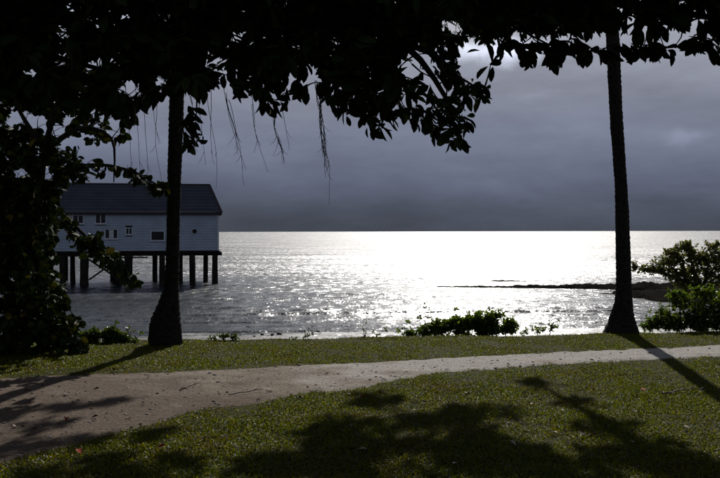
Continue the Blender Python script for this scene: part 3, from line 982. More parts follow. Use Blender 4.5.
GAPS = [(125, 19, 9, 3), (63, 32, 5, 6), (71, 38, 5, 4), (62, 62, 5, 9), (96, 63, 7, 6), (88, 72, 8, 3), (133, 88, 8, 8), (160, 82, 6, 5), (120, 92, 5, 5), (165, 110, 5, 6), (30, 72, 5, 5),
        (419, 60, 10, 11), (412, 72, 6, 8), (448, 24, 11, 3), (453, 30, 9, 4), (431, 78, 6, 5), (466, 72, 5, 6), (441, 92, 4, 6), (478, 62, 10, 7), (402, 66, 3, 2), (432, 88, 5, 4), (470, 66, 6, 5),
        (634, 20, 2, 5), (620, 11, 2, 3), (599, 19, 2, 3), (657, 18, 2, 4), (649, 27, 6, 2), (663, 25, 4, 4), (695, 16, 4, 5), (516, 38, 3, 2), (515, 30, 2, 4), (560, 28, 2, 1), (680, 3, 3, 2), (243, 12, 2, 1), (272, 27, 2, 1), (310, 73, 4, 2), (676, 36, 4, 4), (622, 40, 3, 3), (565, 42, 3, 3), (700, 26, 5, 4),
        (25, 116, 10, 6), (40, 124, 12, 6)]
SZ = 0.165
LA = Leaves()
tips = []
hand = [(188, 118), (197, 124), (201, 134), (192, 138), (184, 132), (190, 108), (320, 82), (330, 94), (250, 78), (286, 92), (512, 42), (520, 46), (500, 40), (415, 108), (424, 122), (440, 104), (438, 128), (449, 138), (455, 120), (463, 136), (466, 116), (430, 110), (418, 118), (452, 128), (470, 128), (446, 114),
        (440, 68), (452, 76), (464, 88), (474, 83), (483, 92), (468, 96), (455, 58), (446, 48), (487, 88), (457, 70), (430, 40), (438, 52),
        (365, 116), (378, 124), (392, 116), (344, 112), (352, 102), (404, 110), (398, 98), (384, 104), (368, 126), (338, 104),
        (258, 98), (268, 102), (278, 100), (262, 88), (298, 84), (304, 90), (232, 82), (241, 84), (212, 70), (222, 72),
        (525, 48), (530, 54), (545, 46), (553, 52), (570, 40), (580, 48), (592, 46), (602, 48), (616, 47), (630, 46), (644, 49), (654, 46), (664, 48), (676, 46), (690, 38), (699, 40), (710, 44), (718, 48), (705, 15), (560, 45), (537, 44)]
n_hand = 0
for (x, y) in hand:
    d = 7.0 + rng.uniform(-0.3, 0.35) + (0.25 if x > 500 else 0)
    c = np.array(P(x + rng.uniform(-2, 2), y + rng.uniform(-2, 2), d))
    LA.whorl(c, (rng.normal(0.25, 0.5), rng.normal(-0.1, 0.4), rng.normal(-0.25, 0.35)), 7, (0.128 if x < 500 else 0.175) * (1.12 if x < 320 else 1), 0.75 if x < 500 else 1.0, (25, 75), 0.15)
    tips.append(c); n_hand += 1
for i in range(2600):
    x = rng.uniform(-60, 780)
    yl = line(low, x)
    t = rng.uniform(0, 1) ** 1.0
    y = yl - 14 - t * (yl + 70)
    if 168 < x < 211: y = min(y, 78)
    if 405 < x < 500 and y > 30 and rng.uniform() < 0.75: continue
    if y > yl - (30 if 200 < x < 500 else 16 if x < 200 else 36): continue
    if y > yl - 50 and rng.uniform() < 0.3: continue
    d = rng.uniform(6.4, 9.2) if t < 0.6 else rng.uniform(6.0, 10.0)
    c = np.array(P(x, y, d))
    LA.whorl(c, (rng.normal(0, 0.7), rng.normal(0, 0.6), rng.normal(0.05, 0.5)), 9, SZ, 0.4, (35, 85), 0.55)
    tips.append(c)
# crown further up; the clumps out over the bank dapple the lawn
n_front = len(tips)
far_c = [(x_, y_, z_, 1.3, 46) for x_, y_, z_ in ((-4, 7, 6.6), (-2, 6, 6.4), (0, 6.5, 6.6), (2, 6, 6.3), (4, 6, 6.2), (5.5, 7, 6), (-4, 3, 6.5), (-1.5, 3, 6.8), (1, 3, 6.8), (3.5, 3, 6.4), (-3, 0, 6.6), (0, 0, 7), (3, 0, 6.6), (6, 3, 6), (-6, 5, 6.4))] + [(-4.2, 10.5, 5.6, 0.9, 70), (0.0, 9.5, 5.6, 1.0, 60), (2.5, 8.5, 5.0, 1.0, 70), (-2.5, 9.0, 6.0, 1.1, 80), (-2.8, 3.2, 5.8, 1.3, 60), (-4.6, 5.2, 5.2, 1.2, 70), (-5.6, 8.4, 5.6, 1.2, 90), (4.4, 8.0, 4.4, 0.7, 40)]  # first group: unseen clumps overhead, added to block skylight from the lawn
for (sx, sy, r, n) in SH:
    far_c.append((*over(sx, sy, rng.uniform(0, 0.4)), r, n))
for (x, y, z, r, n) in far_c:
    for k in range(n):
        v = rng.normal(0, 1, 3); v *= r * rng.uniform(0, 1) ** 0.4 / np.linalg.norm(v); v[2] *= 0.6
        c = np.array((x, y, z)) + v
        LA.whorl(c, (rng.normal(0, 0.7), rng.normal(0, 0.6), rng.normal(0.2, 0.5)), 9, SZ * 1.15, 0.35)
        tips.append(c)
p, Rm, sz = LA.arrays()
cnt = [len(a) for a in LA.p]
is_hand = np.arange(len(p)) < sum(cnt[:n_hand])
mid = p + Rm[:, :, 0] * (sz * 0.55)[:, None]
tip = p + Rm[:, :, 0] * sz[:, None]
front = np.arange(len(p)) < sum(cnt[:n_front])
keep = np.ones(len(p), bool)
for pt, g, gg in ((mid, 3.0, 2.0), (tip, 9.0, 0.0)):
    X, Y = project(pt)
    yl = np.interp(X, [q[0] for q in low], [q[1] for q in low])
    bad = (Y > yl + g) & (pt[:, 1] > 1)
    for (gx, gy, ga, gb) in GAPS:
        bad |= ((X - gx) / (ga + gg)) ** 2 + ((Y - gy) / (gb + gg)) ** 2 < 1
    keep &= ~bad
tA = leaf_template(0.43, 'elliptic', 0.14, 0.2)
single = np.where(keep & is_hand)[0]
rng.shuffle(single)
single = single[:300]
rest = keep.copy(); rest[single] = False
o = link('foliage', foliage_mesh('foliage', tA, p[rest] - np.array(O), Rm[rest], sz[rest]), M_LEAF_A, figtree, True)
tag(o, kind='stuff')
me_leaf = np_mesh('leaf', *tA); me_leaf.materials.append(M_LEAF_A)
me_leaf.polygons.foreach_set('use_smooth', [True] * len(me_leaf.polygons))
for i in single:
    lo = bpy.data.objects.new('leaf', me_leaf); col.objects.link(lo); lo.parent = figtree
    M4 = Matrix([[*(Rm[i][r] * sz[i]), p[i][r] - O[r]] for r in range(3)] + [[0, 0, 0, 1]])
    lo.matrix_local = M4
mb = MB()
# only whorls that kept some of their leaves get a twig
starts = np.cumsum([0] + cnt[:-1])
tk = [np.array(t) for t, s0, c0 in zip(tips, starts, cnt) if keep[s0:s0 + c0].sum() >= 2]
grow_twigs(mb, limbs, tk)
mb.v = [(v[0] - O[0], v[1] - O[1], v[2] - O[2]) for v in mb.v]
tag(mb.build('twigs', M_BARK, figtree), kind='stuff')
# aerial roots
for (x0, y0, x1, y1, strands, d) in ((207, 62, 217, 188, 2, 7.0), (224, 78, 246, 186, 4, 7.0), (248, 85, 266, 172, 2, 7.1), (274, 112, 283, 164, 5, 7.0), (280, 95, 290, 150, 1, 7.1), (317, 80, 328, 178, 8, 7.0), (322, 110, 331, 205, 2, 7.0), (143, 84, 150, 196, 1, 7.4), (155, 90, 160, 186, 2, 7.6), (188, 85, 198, 152, 2, 7.4), (136, 84, 141, 182, 1, 7.3), (196, 70, 206, 165, 1, 7.2), (126, 84, 134, 192, 1, 7.5)):
    a, b = P(x0, y0, d), P(x1, y1, d)
    m = MB()
    for sidx in range(strands):
        ln = 1 if sidx == 0 else random.uniform(0.55, 1.0)
        st = 0 if sidx == 0 else random.uniform(0, 0.25)
        k = 14
        ph = random.uniform(0, 6.28)
        pts = []
        for i in range(k + 1):
            t = st + (ln - st) * i / k
            q = a.lerp(b, t)
            sp = 0.016 * (strands > 1)
            q = q + Vector((math.sin(t * 7 + ph) * sp + random.gauss(0, 0.0015), math.cos(t * 6 + ph) * sp, 0))
            if sidx and t > 0.75: q = q + Vector(((t - 0.75) * random.choice((-1, 1)) * 0.12, 0, 0))
            pts.append(q - O)
        m.tube(pts, [0.0027 * (1 - 0.55 * i / k) for i in range(k + 1)], 4, cap=False)
        for _ in range(1 + strands // 4):
            i = random.randint(8, k); q = pts[i]
            e = q + Vector((random.uniform(-.07, .07), random.uniform(-.03, .03), -random.uniform(0.04, 0.12)))
            m.tube([q, q.lerp(e, 0.5) + Vector((0, 0, -0.01)), e], [0.002, 0.0017, 0.001], 3, cap=False)
    m.build('aerial_root', M_ROOT, figtree)

# ---- the lower, round-leaved tree on the left
KB = 1.22
BX, BY = P(14, 350, 11.2 * KB)[0], 11.2 * KB
btree = empty('hibiscus_tree', (BX, BY, terrain(BX, BY)))
tag(btree, 'dense round-leaved tree at the lawn edge, branches drooping before the white shed', 'tree')
O2 = btree.location.copy()
tb = MB(); skel = []
for (pts, r) in (
    ([(BX, BY, -0.2), (BX + 0.1, BY, 0.6), tuple(P(30, 255, 11.1 * KB)), tuple(P(38, 200, 10.8 * KB)), tuple(P(45, 150, 10.5 * KB)), tuple(P(60, 95, 10.2 * KB))], 0.16),
    ([tuple(P(30, 255, 11.1 * KB)), tuple(P(12, 200, 11.2 * KB)), tuple(P(-10, 140, 11.3 * KB)), tuple(P(-20, 60, 11.3 * KB))], 0.10),
    ([tuple(P(38, 200, 10.8 * KB)), tuple(P(68, 172, 10.6 * KB)), tuple(P(100, 164, 10.4 * KB)), tuple(P(135, 172, 10.3 * KB)), tuple(P(160, 186, 10.2 * KB))], 0.05),
    ([tuple(P(38, 205, 10.8 * KB)), tuple(P(60, 212, 10.5 * KB)), tuple(P(86, 236, 10.4 * KB)), tuple(P(110, 256, 10.3 * KB)), tuple(P(128, 280, 10.2 * KB))], 0.045),
    ([tuple(P(45, 150, 10.5 * KB)), tuple(P(80, 128, 10.4 * KB)), tuple(P(112, 138, 10.3 * KB)), tuple(P(114, 182, 10.3 * KB))], 0.05),
    ([(BX + 0.1, BY, 0.6), tuple(P(50, 300, 10.9 * KB)), tuple(P(70, 310, 10.7 * KB))], 0.05),
    ([tuple(P(45, 150, 10.5 * KB)), tuple(P(20, 110, 10.4 * KB)), tuple(P(5, 70, 10.3 * KB))], 0.05),
):
    c = curve(pts)
    tb.tube([q - O2 for q in c], [max(0.008, r * (1 - 0.85 * i / (len(c) - 1))) for i in range(len(c))], 8, 0.05)
    skel += [np.array(q) for q in c]
tb.build('trunk', M_BARK, btree, True)
LB = Leaves(); tipsB = []
SB = 0.13
handB = []


def strip(pts, n, w):
    c = polyline([(a, b, 0) for a, b in pts], 1.0)
    for _ in range(n):
        q = c[rng.integers(len(c))]
        handB.append((q[0] + rng.normal(0, w), q[1] + rng.normal(0, w)))


strip([(70, 172), (95, 166), (115, 170), (135, 178), (160, 188)], 30, 4)
strip([(56, 212), (68, 224), (80, 234), (94, 242)], 18, 5)
strip([(90, 242), (104, 252), (116, 264), (126, 274), (132, 286)], 28, 4)
for (x, y) in handB:
    d = KB * (10.35 + rng.uniform(-0.25, 0.25))
    c = np.array(P(x, y, d))
    LB.whorl(c, (rng.normal(0.2, 0.6), rng.normal(-0.1, 0.5), rng.normal(-0.1, 0.5)), 6, SB, 0.5, (30, 90), 0.3)
    tipsB.append(c)
nhB = len(handB)
rightB = [(60, 92), (95, 66), (100, 72), (115, 80), (132, 96), (140, 66), (165, 84), (180, 60), (196, 64), (215, 72), (232, 72), (250, 66), (270, 62), (290, 72), (305, 76), (325, 82), (345, 84), (354, 82)]
for i in range(2500):
    y = rng.uniform(20, 352)
    xr = float(np.interp(y, [20, 60, 95, 120, 150, 160, 178, 195, 215, 240, 255, 270, 285, 300, 320, 352], [190, 190, 165, 140, 120, 82, 66, 54, 54, 56, 56, 56, 60, 68, 78, 84]))
    x = rng.uniform(-90, xr)
    if y < 160 and rng.uniform() < (0.35 if x < 60 else 0.62): continue
    if x > xr - 14 and rng.uniform() < 0.4: continue
    d = rng.uniform(10.3, 12.1)
    if y > 300: d = rng.uniform(10.6, 11.7)
    d *= KB
    c = np.array(P(x, y, d))
    if c[2] < terrain(c[0], c[1]) + 0.06: continue
    LB.whorl(c, (rng.normal(0.1, 0.7), rng.normal(-0.1, 0.6), rng.normal(0.1, 0.5)), 9, SB, 0.45, (30, 90), 0.4)
    tipsB.append(c)
p, Rm, sz = LB.arrays()
cnt = [len(a) for a in LB.p]
keep = np.ones(len(p), bool)
mid = p + Rm[:, :, 0] * (sz * 0.55)[:, None]
GB = [(22, 116, 9, 6), (38, 122, 10, 6), (56, 130, 10, 5), (74, 141, 10, 5), (90, 150, 9, 5), (20, 172, 6, 4), (46, 175, 4, 4), (125, 160, 9, 5), (62, 62, 5, 9), (63, 32, 5, 6), (96, 63, 8, 6), (133, 88, 8, 8), (125, 19, 9, 3), (160, 82, 6, 5), (120, 92, 5, 5), (165, 110, 6, 7), (150, 135, 12, 12), (104, 152, 7, 5), (140, 155, 12, 9), (30, 72, 5, 5)]
X, Y = project(mid)
for (gx, gy, ga, gb) in GB:
    keep &= ~(((X - gx) / (ga + 2)) ** 2 + ((Y - gy) / (gb + 2)) ** 2 < 1)
keep &= mid[:, 2] > -0.28
tB = leaf_template(0.72, 'round', 0.2, 0.15)
isH = np.arange(len(p)) < sum(cnt[:nhB])
single = np.where(keep & isH)[0]; rng.shuffle(single); single = single[:300]
rest = keep.copy(); rest[single] = False
tag(link('foliage', foliage_mesh('foliage', tB, p[rest] - np.array(O2), Rm[rest], sz[rest]), M_LEAF_B, btree, True), kind='stuff')
me_leaf = np_mesh('leaf', *tB); me_leaf.materials.append(M_LEAF_B)
me_leaf.polygons.foreach_set('use_smooth', [True] * len(me_leaf.polygons))
for i in single:
    lo = bpy.data.objects.new('leaf', me_leaf); col.objects.link(lo); lo.parent = btree
    lo.matrix_local = Matrix([[*(Rm[i][r] * sz[i]), p[i][r] - O2[r]] for r in range(3)] + [[0, 0, 0, 1]])
mb = MB()
starts = np.cumsum([0] + cnt[:-1])
tk = [np.array(t) for t, s0, c0 in zip(tipsB, starts, cnt) if keep[s0:s0 + c0].sum() >= 2]
grow_twigs(mb, skel, tk, 0.005)
mb.v = [(v[0] - O2[0], v[1] - O2[1], v[2] - O2[2]) for v in mb.v]
tag(mb.build('twigs', M_BARK, btree), kind='stuff')

# ------------------------------------------------------------------ shrubs along the bank
M_SHRUB = leaf_material('shrub_leaf', [(0, (0.045, 0.07, 0.016)), (0.6, (0.07, 0.105, 0.02)), (1, (0.11, 0.14, 0.03))], 0.5, 0.5, (1.3, 1.4, 0.35), 0.2)
M_MANG = leaf_material('mangrove_leaf', [(0, (0.065, 0.072, 0.03)), (0.6, (0.095, 0.102, 0.042)), (1, (0.13, 0.135, 0.06))], 0.5, 0.5, (1.3, 1.3, 0.5), 0.25)
M_CREEP = leaf_material('creeper_leaf', [(0, (0.05, 0.08, 0.02)), (0.6, (0.075, 0.11, 0.025)), (1, (0.12, 0.15, 0.03))], 0.45, 0.28, (1.1, 1.2, 0.3), 0.35)
tS = leaf_template(0.55, 'ovate', 0.15, 0.2)


def shrub(name, label, cat, base_px, d, clumps, sprigs, leaf, mat, group=None, n_leaf=7, stem_r=0.012, splay=0.75, dens=1.0, fork=None):
    """clumps: (px, py, rx_px, ry_px, number of whorls); sprigs: (px, py) thin stems that stand out"""
    bx = (base_px - 360) / FPX * d
    root = empty(name, (bx, d, terrain(bx, d)))
    tag(root, label, cat, group)
    Ob = np.array(root.location)
    LV = Leaves(); tips = []; stems = MB()
    skel = [Ob + np.array((0, 0, -0.05))]
    if fork:
        fk = np.array(P(fork[0], fork[1], d))
        c = curve([Ob + np.array((0, 0, -0.15)), (Ob + fk) / 2 + np.array((0.06, 0, 0)), fk], 0.1)
        stems.tube([Vector(q) - root.location for q in c], [0.07 - 0.03 * i / len(c) for i in range(len(c))], 8, cap=False)
        skel += [np.array(q) for q in c]
    for (cx, cy, rx, ry, n) in clumps:
        cc = np.array(P(cx, cy, d))
        a = Ob + np.array((rng.uniform(-.08, .08) + (cc[0] - Ob[0]) * splay, rng.uniform(-.1, .1), -0.08))
        a[2] = terrain(a[0], a[1]) - 0.06
        if fork: a = fk
        c = curve([a, (a + cc) / 2 + rng.normal(0, 0.05, 3), cc], 0.08)
        stems.tube([Vector(q) - root.location for q in c], [stem_r * (1.2 - 0.8 * i / len(c)) for i in range(len(c))], 6, cap=False)
        skel += [np.array(q) for q in c]
        for k in range(int(n * dens)):
            v = rng.normal(0, 1, 3); v *= rng.uniform(0, 1) ** 0.45 / np.linalg.norm(v)
            q = cc + v * np.array((rx, (rx + ry) * 0.55, ry)) * d / FPX
            if q[2] < terrain(q[0], q[1]) + 0.03: continue
            LV.whorl(q, (rng.normal(0, .6), rng.normal(0, .6), rng.normal(.5, .4)), n_leaf, leaf, 0.25, (30, 90), 0.5)
            tips.append(q)
    for (sx, sy) in sprigs:
        tp = np.array(P(sx, sy, d + rng.uniform(-.15, .15)))
        q = skel[int(np.argmin([np.sum((s_ - tp) ** 2) for s_ in skel]))]
        c = curve([q, (q + tp) / 2 + rng.normal(0, 0.03, 3), tp], 0.05)
        stems.tube([Vector(w) - root.location for w in c], [0.005 * (1.3 - 0.8 * i / len(c)) for i in range(len(c))], 4, cap=False)
        for w in c[2::3] + [c[-1]]:
            LV.whorl(np.array(w), (rng.normal(0, .6), rng.normal(0, .6), rng.normal(.5, .4)), 4, leaf * 0.9, 0.2, (30, 90), 0.4)
    if len(tips): grow_twigs_local(stems, skel, tips, root.location)
    stems.build('stems', M_BARK, root)
    p, Rm, sz = LV.arrays()
    tag(link('foliage', foliage_mesh('foliage', tS, p - Ob, Rm, sz), mat, root, True), kind='stuff')
    return root


def grow_twigs_local(mb, skel, tips, org):
    b = len(mb.v)
    grow_twigs(mb, skel, tips, 0.003)
    mb.v[b:] = [(v[0] - org[0], v[1] - org[1], v[2] - org[2]) for v in mb.v[b:]]


def noisy(cx, cy, rx, ry, k, n, r):
    """break a mound into uneven lumps"""
    out = []
    for i in range(k):
        a = rng.uniform(0, 6.28); q = rng.uniform(0, 1) ** 0.5
        out.append((cx + math.cos(a) * rx * q, cy - abs(math.sin(a)) * ry * q, r * rng.uniform(0.6, 1.2), r * rng.uniform(0.5, 0.9), n))
    return out


shrub('bank_shrub', 'low dark green mounded shrub on the bank midway between the two palms', 'shrub', 468, 16.6,
      noisy(468, 332, 42, 10, 18, 26, 9) + [(440, 326, 12, 7, 40), (495, 318, 10, 7, 40), (510, 325, 9, 7, 36), (478, 320, 15, 8, 70), (460, 323, 15, 8, 70), (425, 331, 10, 5, 26), (410, 334, 8, 3, 14)],
      [(425, 306), (428, 318), (417, 312), (408, 322), (404, 328), (456, 310), (490, 309), (502, 310), (385, 330), (412, 330), (398, 330), (430, 310), (420, 318)], 0.075, M_SHRUB, stem_r=0.007, dens=1.25)
shrub('bank_shrub', 'small straggly shrub beside the mounded shrub, toward the leaning palm', 'shrub', 545, 16.8,
      [(538, 331, 8, 4, 12), (551, 328, 8, 5, 12), (524, 333, 6, 3, 8)], [(550, 320), (558, 322), (541, 324), (530, 327)], 0.058, M_SHRUB)
shrub('mangrove_shrub', 'tall rounded shrub with grey-green leaves behind the leaning palm', 'shrub', 700, 19.2,
      [(668, 264, 15, 9, 40), (690, 256, 17, 11, 60), (686, 246, 11, 5, 26), (708, 262, 15, 11, 50), (656, 270, 12, 5, 24), (722, 258, 14, 11, 44), (742, 262, 18, 15, 50), (695, 274, 20, 9, 56), (718, 278, 16, 10, 44), (676, 276, 13, 7, 30), (646, 270, 8, 3.5, 14), (738, 288, 22, 12, 50), (764, 272, 20, 18, 46), (714, 247, 9, 5, 14), (700, 288, 16, 7, 34), (682, 286, 12, 6, 22), (635, 266, 4, 5, 8), (672, 254, 9, 5, 16)],
      [(652, 262), (706, 243), (716, 244), (664, 256)], 0.075, M_MANG, n_leaf=9, stem_r=0.02, splay=0.12, dens=1.35, fork=(702, 288))
shrub('bank_shrub', 'bright leafy bush growing at the foot of the tall grey-green shrub', 'shrub', 690, 17.2,
      [(650, 326, 10, 4, 24), (672, 326, 12, 5, 34), (700, 326, 16, 5, 44), (728, 326, 16, 6, 44), (668, 318, 12, 10, 34), (685, 305, 14, 12, 40), (702, 316, 14, 12, 44), (718, 305, 14, 14, 44), (676, 297, 10, 8, 24), (705, 294, 12, 8, 30), (735, 312, 16, 14, 44), (655, 324, 9, 6, 18), (690, 322, 16, 8, 40), (722, 322, 14, 8, 36)],
      [(646, 318), (650, 312), (661, 305), (668, 292), (690, 288), (712, 286)], 0.075, M_SHRUB, n_leaf=8, stem_r=0.010, splay=0.6, dens=1.5)
shrub('ground_creeper', 'low green creeper between the round-leaved tree and the swollen palm foot', 'plant', 108, 14.9,
      noisy(106, 344, 30, 12, 16, 14, 8) + [(125, 340, 9, 4, 16), (136, 342, 6, 3, 10)], [(115, 322), (132, 330), (128, 328), (140, 334)], 0.07, M_CREEP, dens=2.4)
shrub('ground_creeper', 'low spreading creeper on the lawn edge just right of the swollen palm foot', 'plant', 228, 15.25,
      [(222, 336, 7, 2.5, 16), (234, 336.5, 7, 2.5, 14), (213, 338, 5, 2, 8)], [(240, 334), (228, 332)], 0.05, M_CREEP)
shrub('grass_sprout', 'single spiky sprout at the lawn edge between creeper and mounded shrub', 'plant', 308, 15.4, [(307, 337, 2.5, 2, 5)], [(304, 331), (308, 329), (312, 332), (309, 334)], 0.045, M_CREEP)
shrub('grass_sprout', 'tiny sprout at the lawn edge near the single spiky sprout', 'plant', 293, 15.4, [(293, 338.5, 2.5, 1.3, 4)], [(290, 337), (297, 337)], 0.04, M_CREEP)
shrub('grass_sprout', 'thin tall sprout on the lawn edge just left of the mounded shrub', 'plant', 364, 15.8, [(364, 337, 2, 1.3, 3), (376, 336, 4, 2, 8)], [(361, 326), (366, 322), (373, 330)], 0.045, M_SHRUB)

# stones on the beach
M_STONE = material('beach_stone', (0.04, 0.036, 0.032), 0.8, 0.3, (0.08, 0.07, 0.06), 8, 0.6, 20)
for i, (px, py, w) in enumerate(((262, 334, 4), (272, 334.5, 5), (279, 333.5, 6), (254, 335.5, 3), (232, 327, 3), (318, 331, 4), (327, 327, 3), (205, 329, 4))):
    # where the sight line meets the beach
    y = 15.0
    while y < 60:
        x = (px - 360) / FPX * y
        if EYE - (py - HORIZON) / FPX * y <= terrain(x, y) + 0.05: break
        y += 0.1
    r = w * y / FPX * 0.5
    m = MB(); nseg, nr = 9, 5
    pts = []
    for a in range(nr + 1):
        t = math.pi * a / nr
        for k in range(nseg):
            f = 2 * math.pi * k / nseg
            v = Vector((math.sin(t) * math.cos(f), math.sin(t) * math.sin(f), math.cos(t)))
            q = 1 + 0.35 * mnoise.noise(v * 1.4 + Vector((i * 7, 0, 0)))
            pts.append((v.x * r * q, v.y * r * q * 0.8, v.z * r * q * 0.6))
    m.add(pts, [(a * nseg + k, a * nseg + (k + 1) % nseg, (a + 1) * nseg + (k + 1) % nseg, (a + 1) * nseg + k) for a in range(nr) for k in range(nseg)])
    o = m.build('beach_stone', M_STONE)
    o.location = (x, y, terrain(x, y) + r * 0.3); o.rotation_euler = (0, 0, i * 1.3)
    tag(o, 'small dark stone lying on the wet sand below the lawn', 'stone', 'stones on the wet sand')

# ------------------------------------------------------------------ lawn grass
def brown_patches(m):
    """dry brown tufts here and there over the lawn"""
    n, l = m.node_tree.nodes, m.node_tree.links
    rp = [q for q in n if q.type == 'VALTORGB'][0]
    t = n.new('ShaderNodeTexCoord')
    no = n.new('ShaderNodeTexNoise'); no.inputs['Scale'].default_value = 1.15; no.inputs['Detail'].default_value = 7
    no.inputs['Roughness'].default_value = 0.68
    l.new(t.outputs['Object'], no.inputs['Vector'])
    mr = n.new('ShaderNodeMapRange'); mr.inputs['From Min'].default_value = 0.47; mr.inputs['From Max'].default_value = 0.66
    mr.inputs['To Max'].default_value = 0.7
    l.new(no.outputs['Fac'], mr.inputs['Value'])
    mx = n.new('ShaderNodeMix'); mx.data_type = 'RGBA'
    mx.inputs[7].default_value = (0.070, 0.052, 0.008, 1)
    outs = [k.to_socket for k in rp.outputs[0].links]
    l.new(mr.outputs[0], mx.inputs[0]); l.new(rp.outputs[0], mx.inputs[6])
    for o_ in outs: l.new(mx.outputs[2], o_)


M_GRASS = leaf_material('grass_blade', [(0, (0.040, 0.056, 0.003)), (0.6, (0.070, 0.086, 0.004)), (0.93, (0.095, 0.092, 0.006)), (1, (0.13, 0.095, 0.02))], 0.42, 0.5, (1.6, 1.55, 0.15), 0.10)
brown_patches(M_GRASS)


def grass(n, y0, y1, hmin, hmax, wid):
    y = rng.uniform(y0, y1, n)
    x = rng.uniform(-1, 1, n) * (0.56 * y + 0.8)
    xs_ = np.linspace(-13, 13, 1301)
    pe = np.array([path_edges(v) for v in xs_]); ee = np.array([edge_y(v) for v in xs_])
    lo = np.interp(x, xs_, pe[:, 0]); up = np.interp(x, xs_, pe[:, 1]); ed = np.interp(x, xs_, ee)
    jit = np.abs(rng.normal(0, 0.07, n))
    ok = ((y < lo + jit) | (y > up - jit * 0.7)) & (y < ed + 0.5)
    # thin worn patches
    pat = np.array([mnoise.noise(Vector((a * 1.1, b * 1.1, 21))) + 0.5 * mnoise.noise(Vector((a * 3.7, b * 3.7, 5))) for a, b in zip(x, y)])
    ok &= rng.uniform(0, 1, n) < np.clip(0.88 + pat * 1.4, 0.3, 1)
    near = np.clip((lo - y) / 0.4, 0.0, 1); far = np.clip((y - up) / 0.4, 0.0, 1)
    ok &= rng.uniform(0, 1, n) < np.maximum(near, far) * 0.5 + 0.5
    x, y, pat = x[ok], y[ok], pat[ok]
    z = np.array([terrain(a, b) for a, b in zip(x, y)])
    n = len(x)
    az = rng.uniform(0, 6.283, n); lean = np.radians(rng.uniform(25, 80, n)); h = rng.uniform(hmin, hmax, n) * (1 + 0.35 * pat)
    dx, dy = np.cos(az), np.sin(az)
    w = wid * rng.uniform(0.7, 1.3, n)
    b = np.stack([x, y, z - 0.004], 1)
    side = np.stack([-dy, dx, np.zeros(n)], 1) * (w / 2)[:, None]
    m1 = b + np.stack([dx * np.sin(lean * .5), dy * np.sin(lean * .5), np.cos(lean * .5)], 1) * (h * .55)[:, None]
    tp = m1 + np.stack([dx * np.sin(lean * 1.3), dy * np.sin(lean * 1.3), np.cos(lean * 1.3)], 1) * (h * .5)[:, None]
    v = np.stack([b - side * .7, b + side * .7, m1 + side, m1 - side, tp], 1).reshape(-1, 3)
    k = np.arange(n)[:, None] * 5
    f = np.concatenate([k + [0, 1, 2], k + [0, 2, 3], k + [3, 2, 4]], 1).reshape(-1, 3)
    return v, f


v1, f1 = grass(240000, 5.0, 9.8, 0.018, 0.048, 0.0085)
v2, f2 = grass(290000, 9.5, 17.4, 0.018, 0.04, 0.011)
tag(link('lawn_grass', np_mesh('lawn_grass', np.vstack([v1, v2]), np.vstack([f1, f2 + len(v1)])), M_GRASS), 'short patchy green lawn grass either side of the dirt path', 'grass', kind='stuff')

# ------------------------------------------------------------------ litter
M_PEB = material('path_pebble', (0.05, 0.04, 0.03), 0.85, 0.2, (0.26, 0.23, 0.2), 9)
v, f = [], []
tv = np.array([(1, 0, 0), (-1, 0, 0), (0, 1, 0), (0, -1, 0), (0, 0, .6), (0, 0, -.6)]); tf = np.array([(0, 2, 4), (2, 1, 4), (1, 3, 4), (3, 0, 4), (2, 0, 5), (1, 2, 5), (3, 1, 5), (0, 3, 5)])
for i in range(5200):
    y = rng.uniform(5.8, 16.5); x = rng.uniform(-.55, .55) * y
    lo, up = path_edges(x)
    if not (lo + 0.03 < y < up - 0.03): continue
    r = rng.exponential(0.0075) + 0.003
    if r > 0.035: continue
    a = rng.uniform(0, 6.28); ca, sa = math.cos(a), math.sin(a)
    q = tv * np.array((r * rng.uniform(.7, 1.5), r, r)) * rng.uniform(0.8, 1.2, (6, 1))
    q = np.stack([q[:, 0] * ca - q[:, 1] * sa, q[:, 0] * sa + q[:, 1] * ca, q[:, 2]], 1) + np.array((x, y, terrain(x, y) + 0.014))
    f.append(tf + 6 * len(v)); v.append(q)
tag(link('path_pebbles', np_mesh('path_pebbles', np.vstack(v), np.vstack(f)), M_PEB), 'scattered grit and pebbles on the dirt path', 'pebbles', kind='stuff')

LIT = {
    'red': (material('red_dry_leaf', (0.28, 0.055, 0.02), 0.8, 0.05, (0.16, 0.035, 0.015), 12), 'dry red-brown leaf fallen on the ground'),
    'pale': (material('pale_dry_leaf', (0.42, 0.37, 0.30), 0.8, 0.05, (0.3, 0.25, 0.19), 12), 'pale dry curled leaf fallen on the ground'),
    'dark': (material('dark_dry_leaf', (0.05, 0.035, 0.022), 0.8, 0.05, (0.08, 0.05, 0.03), 12), 'dark brown dry leaf fallen on the ground'),
}
litter = {'red': [(367, 400), (641, 391), (65, 423), (80, 459), (302, 400), (156, 452)],
          'pale': [(434, 368), (466, 395), (428, 405), (530, 406), (665, 396), (640, 416), (457, 467), (367, 452), (15, 426), (145, 378), (241, 371), (227, 441), (550, 435), (267, 351), (516, 451), (411, 412), (560, 413), (170, 363), (347, 395), (300, 353), (580, 440), (690, 433)],
          'dark': [(387, 382), (450, 372), (510, 367), (580, 371), (187, 389), (115, 372), (257, 381), (325, 376), (92, 392), (31, 392), (10, 390), (90, 420), (260, 401), (135, 457), (228, 396), (272, 394), (360, 379), (140, 408), (50, 410)]}
big = {(641, 391): 1.7, (302, 400): 1.5, (65, 423): 1.4, (466, 395): 1.6, (80, 459): 1.3, (187, 389): 1.4}
variants = [leaf_template(0.5, 'obovate', c, fo) for c, fo in ((-0.12, 0.25), (0.2, 0.2), (-0.1, 0.45))]
meshes = {}
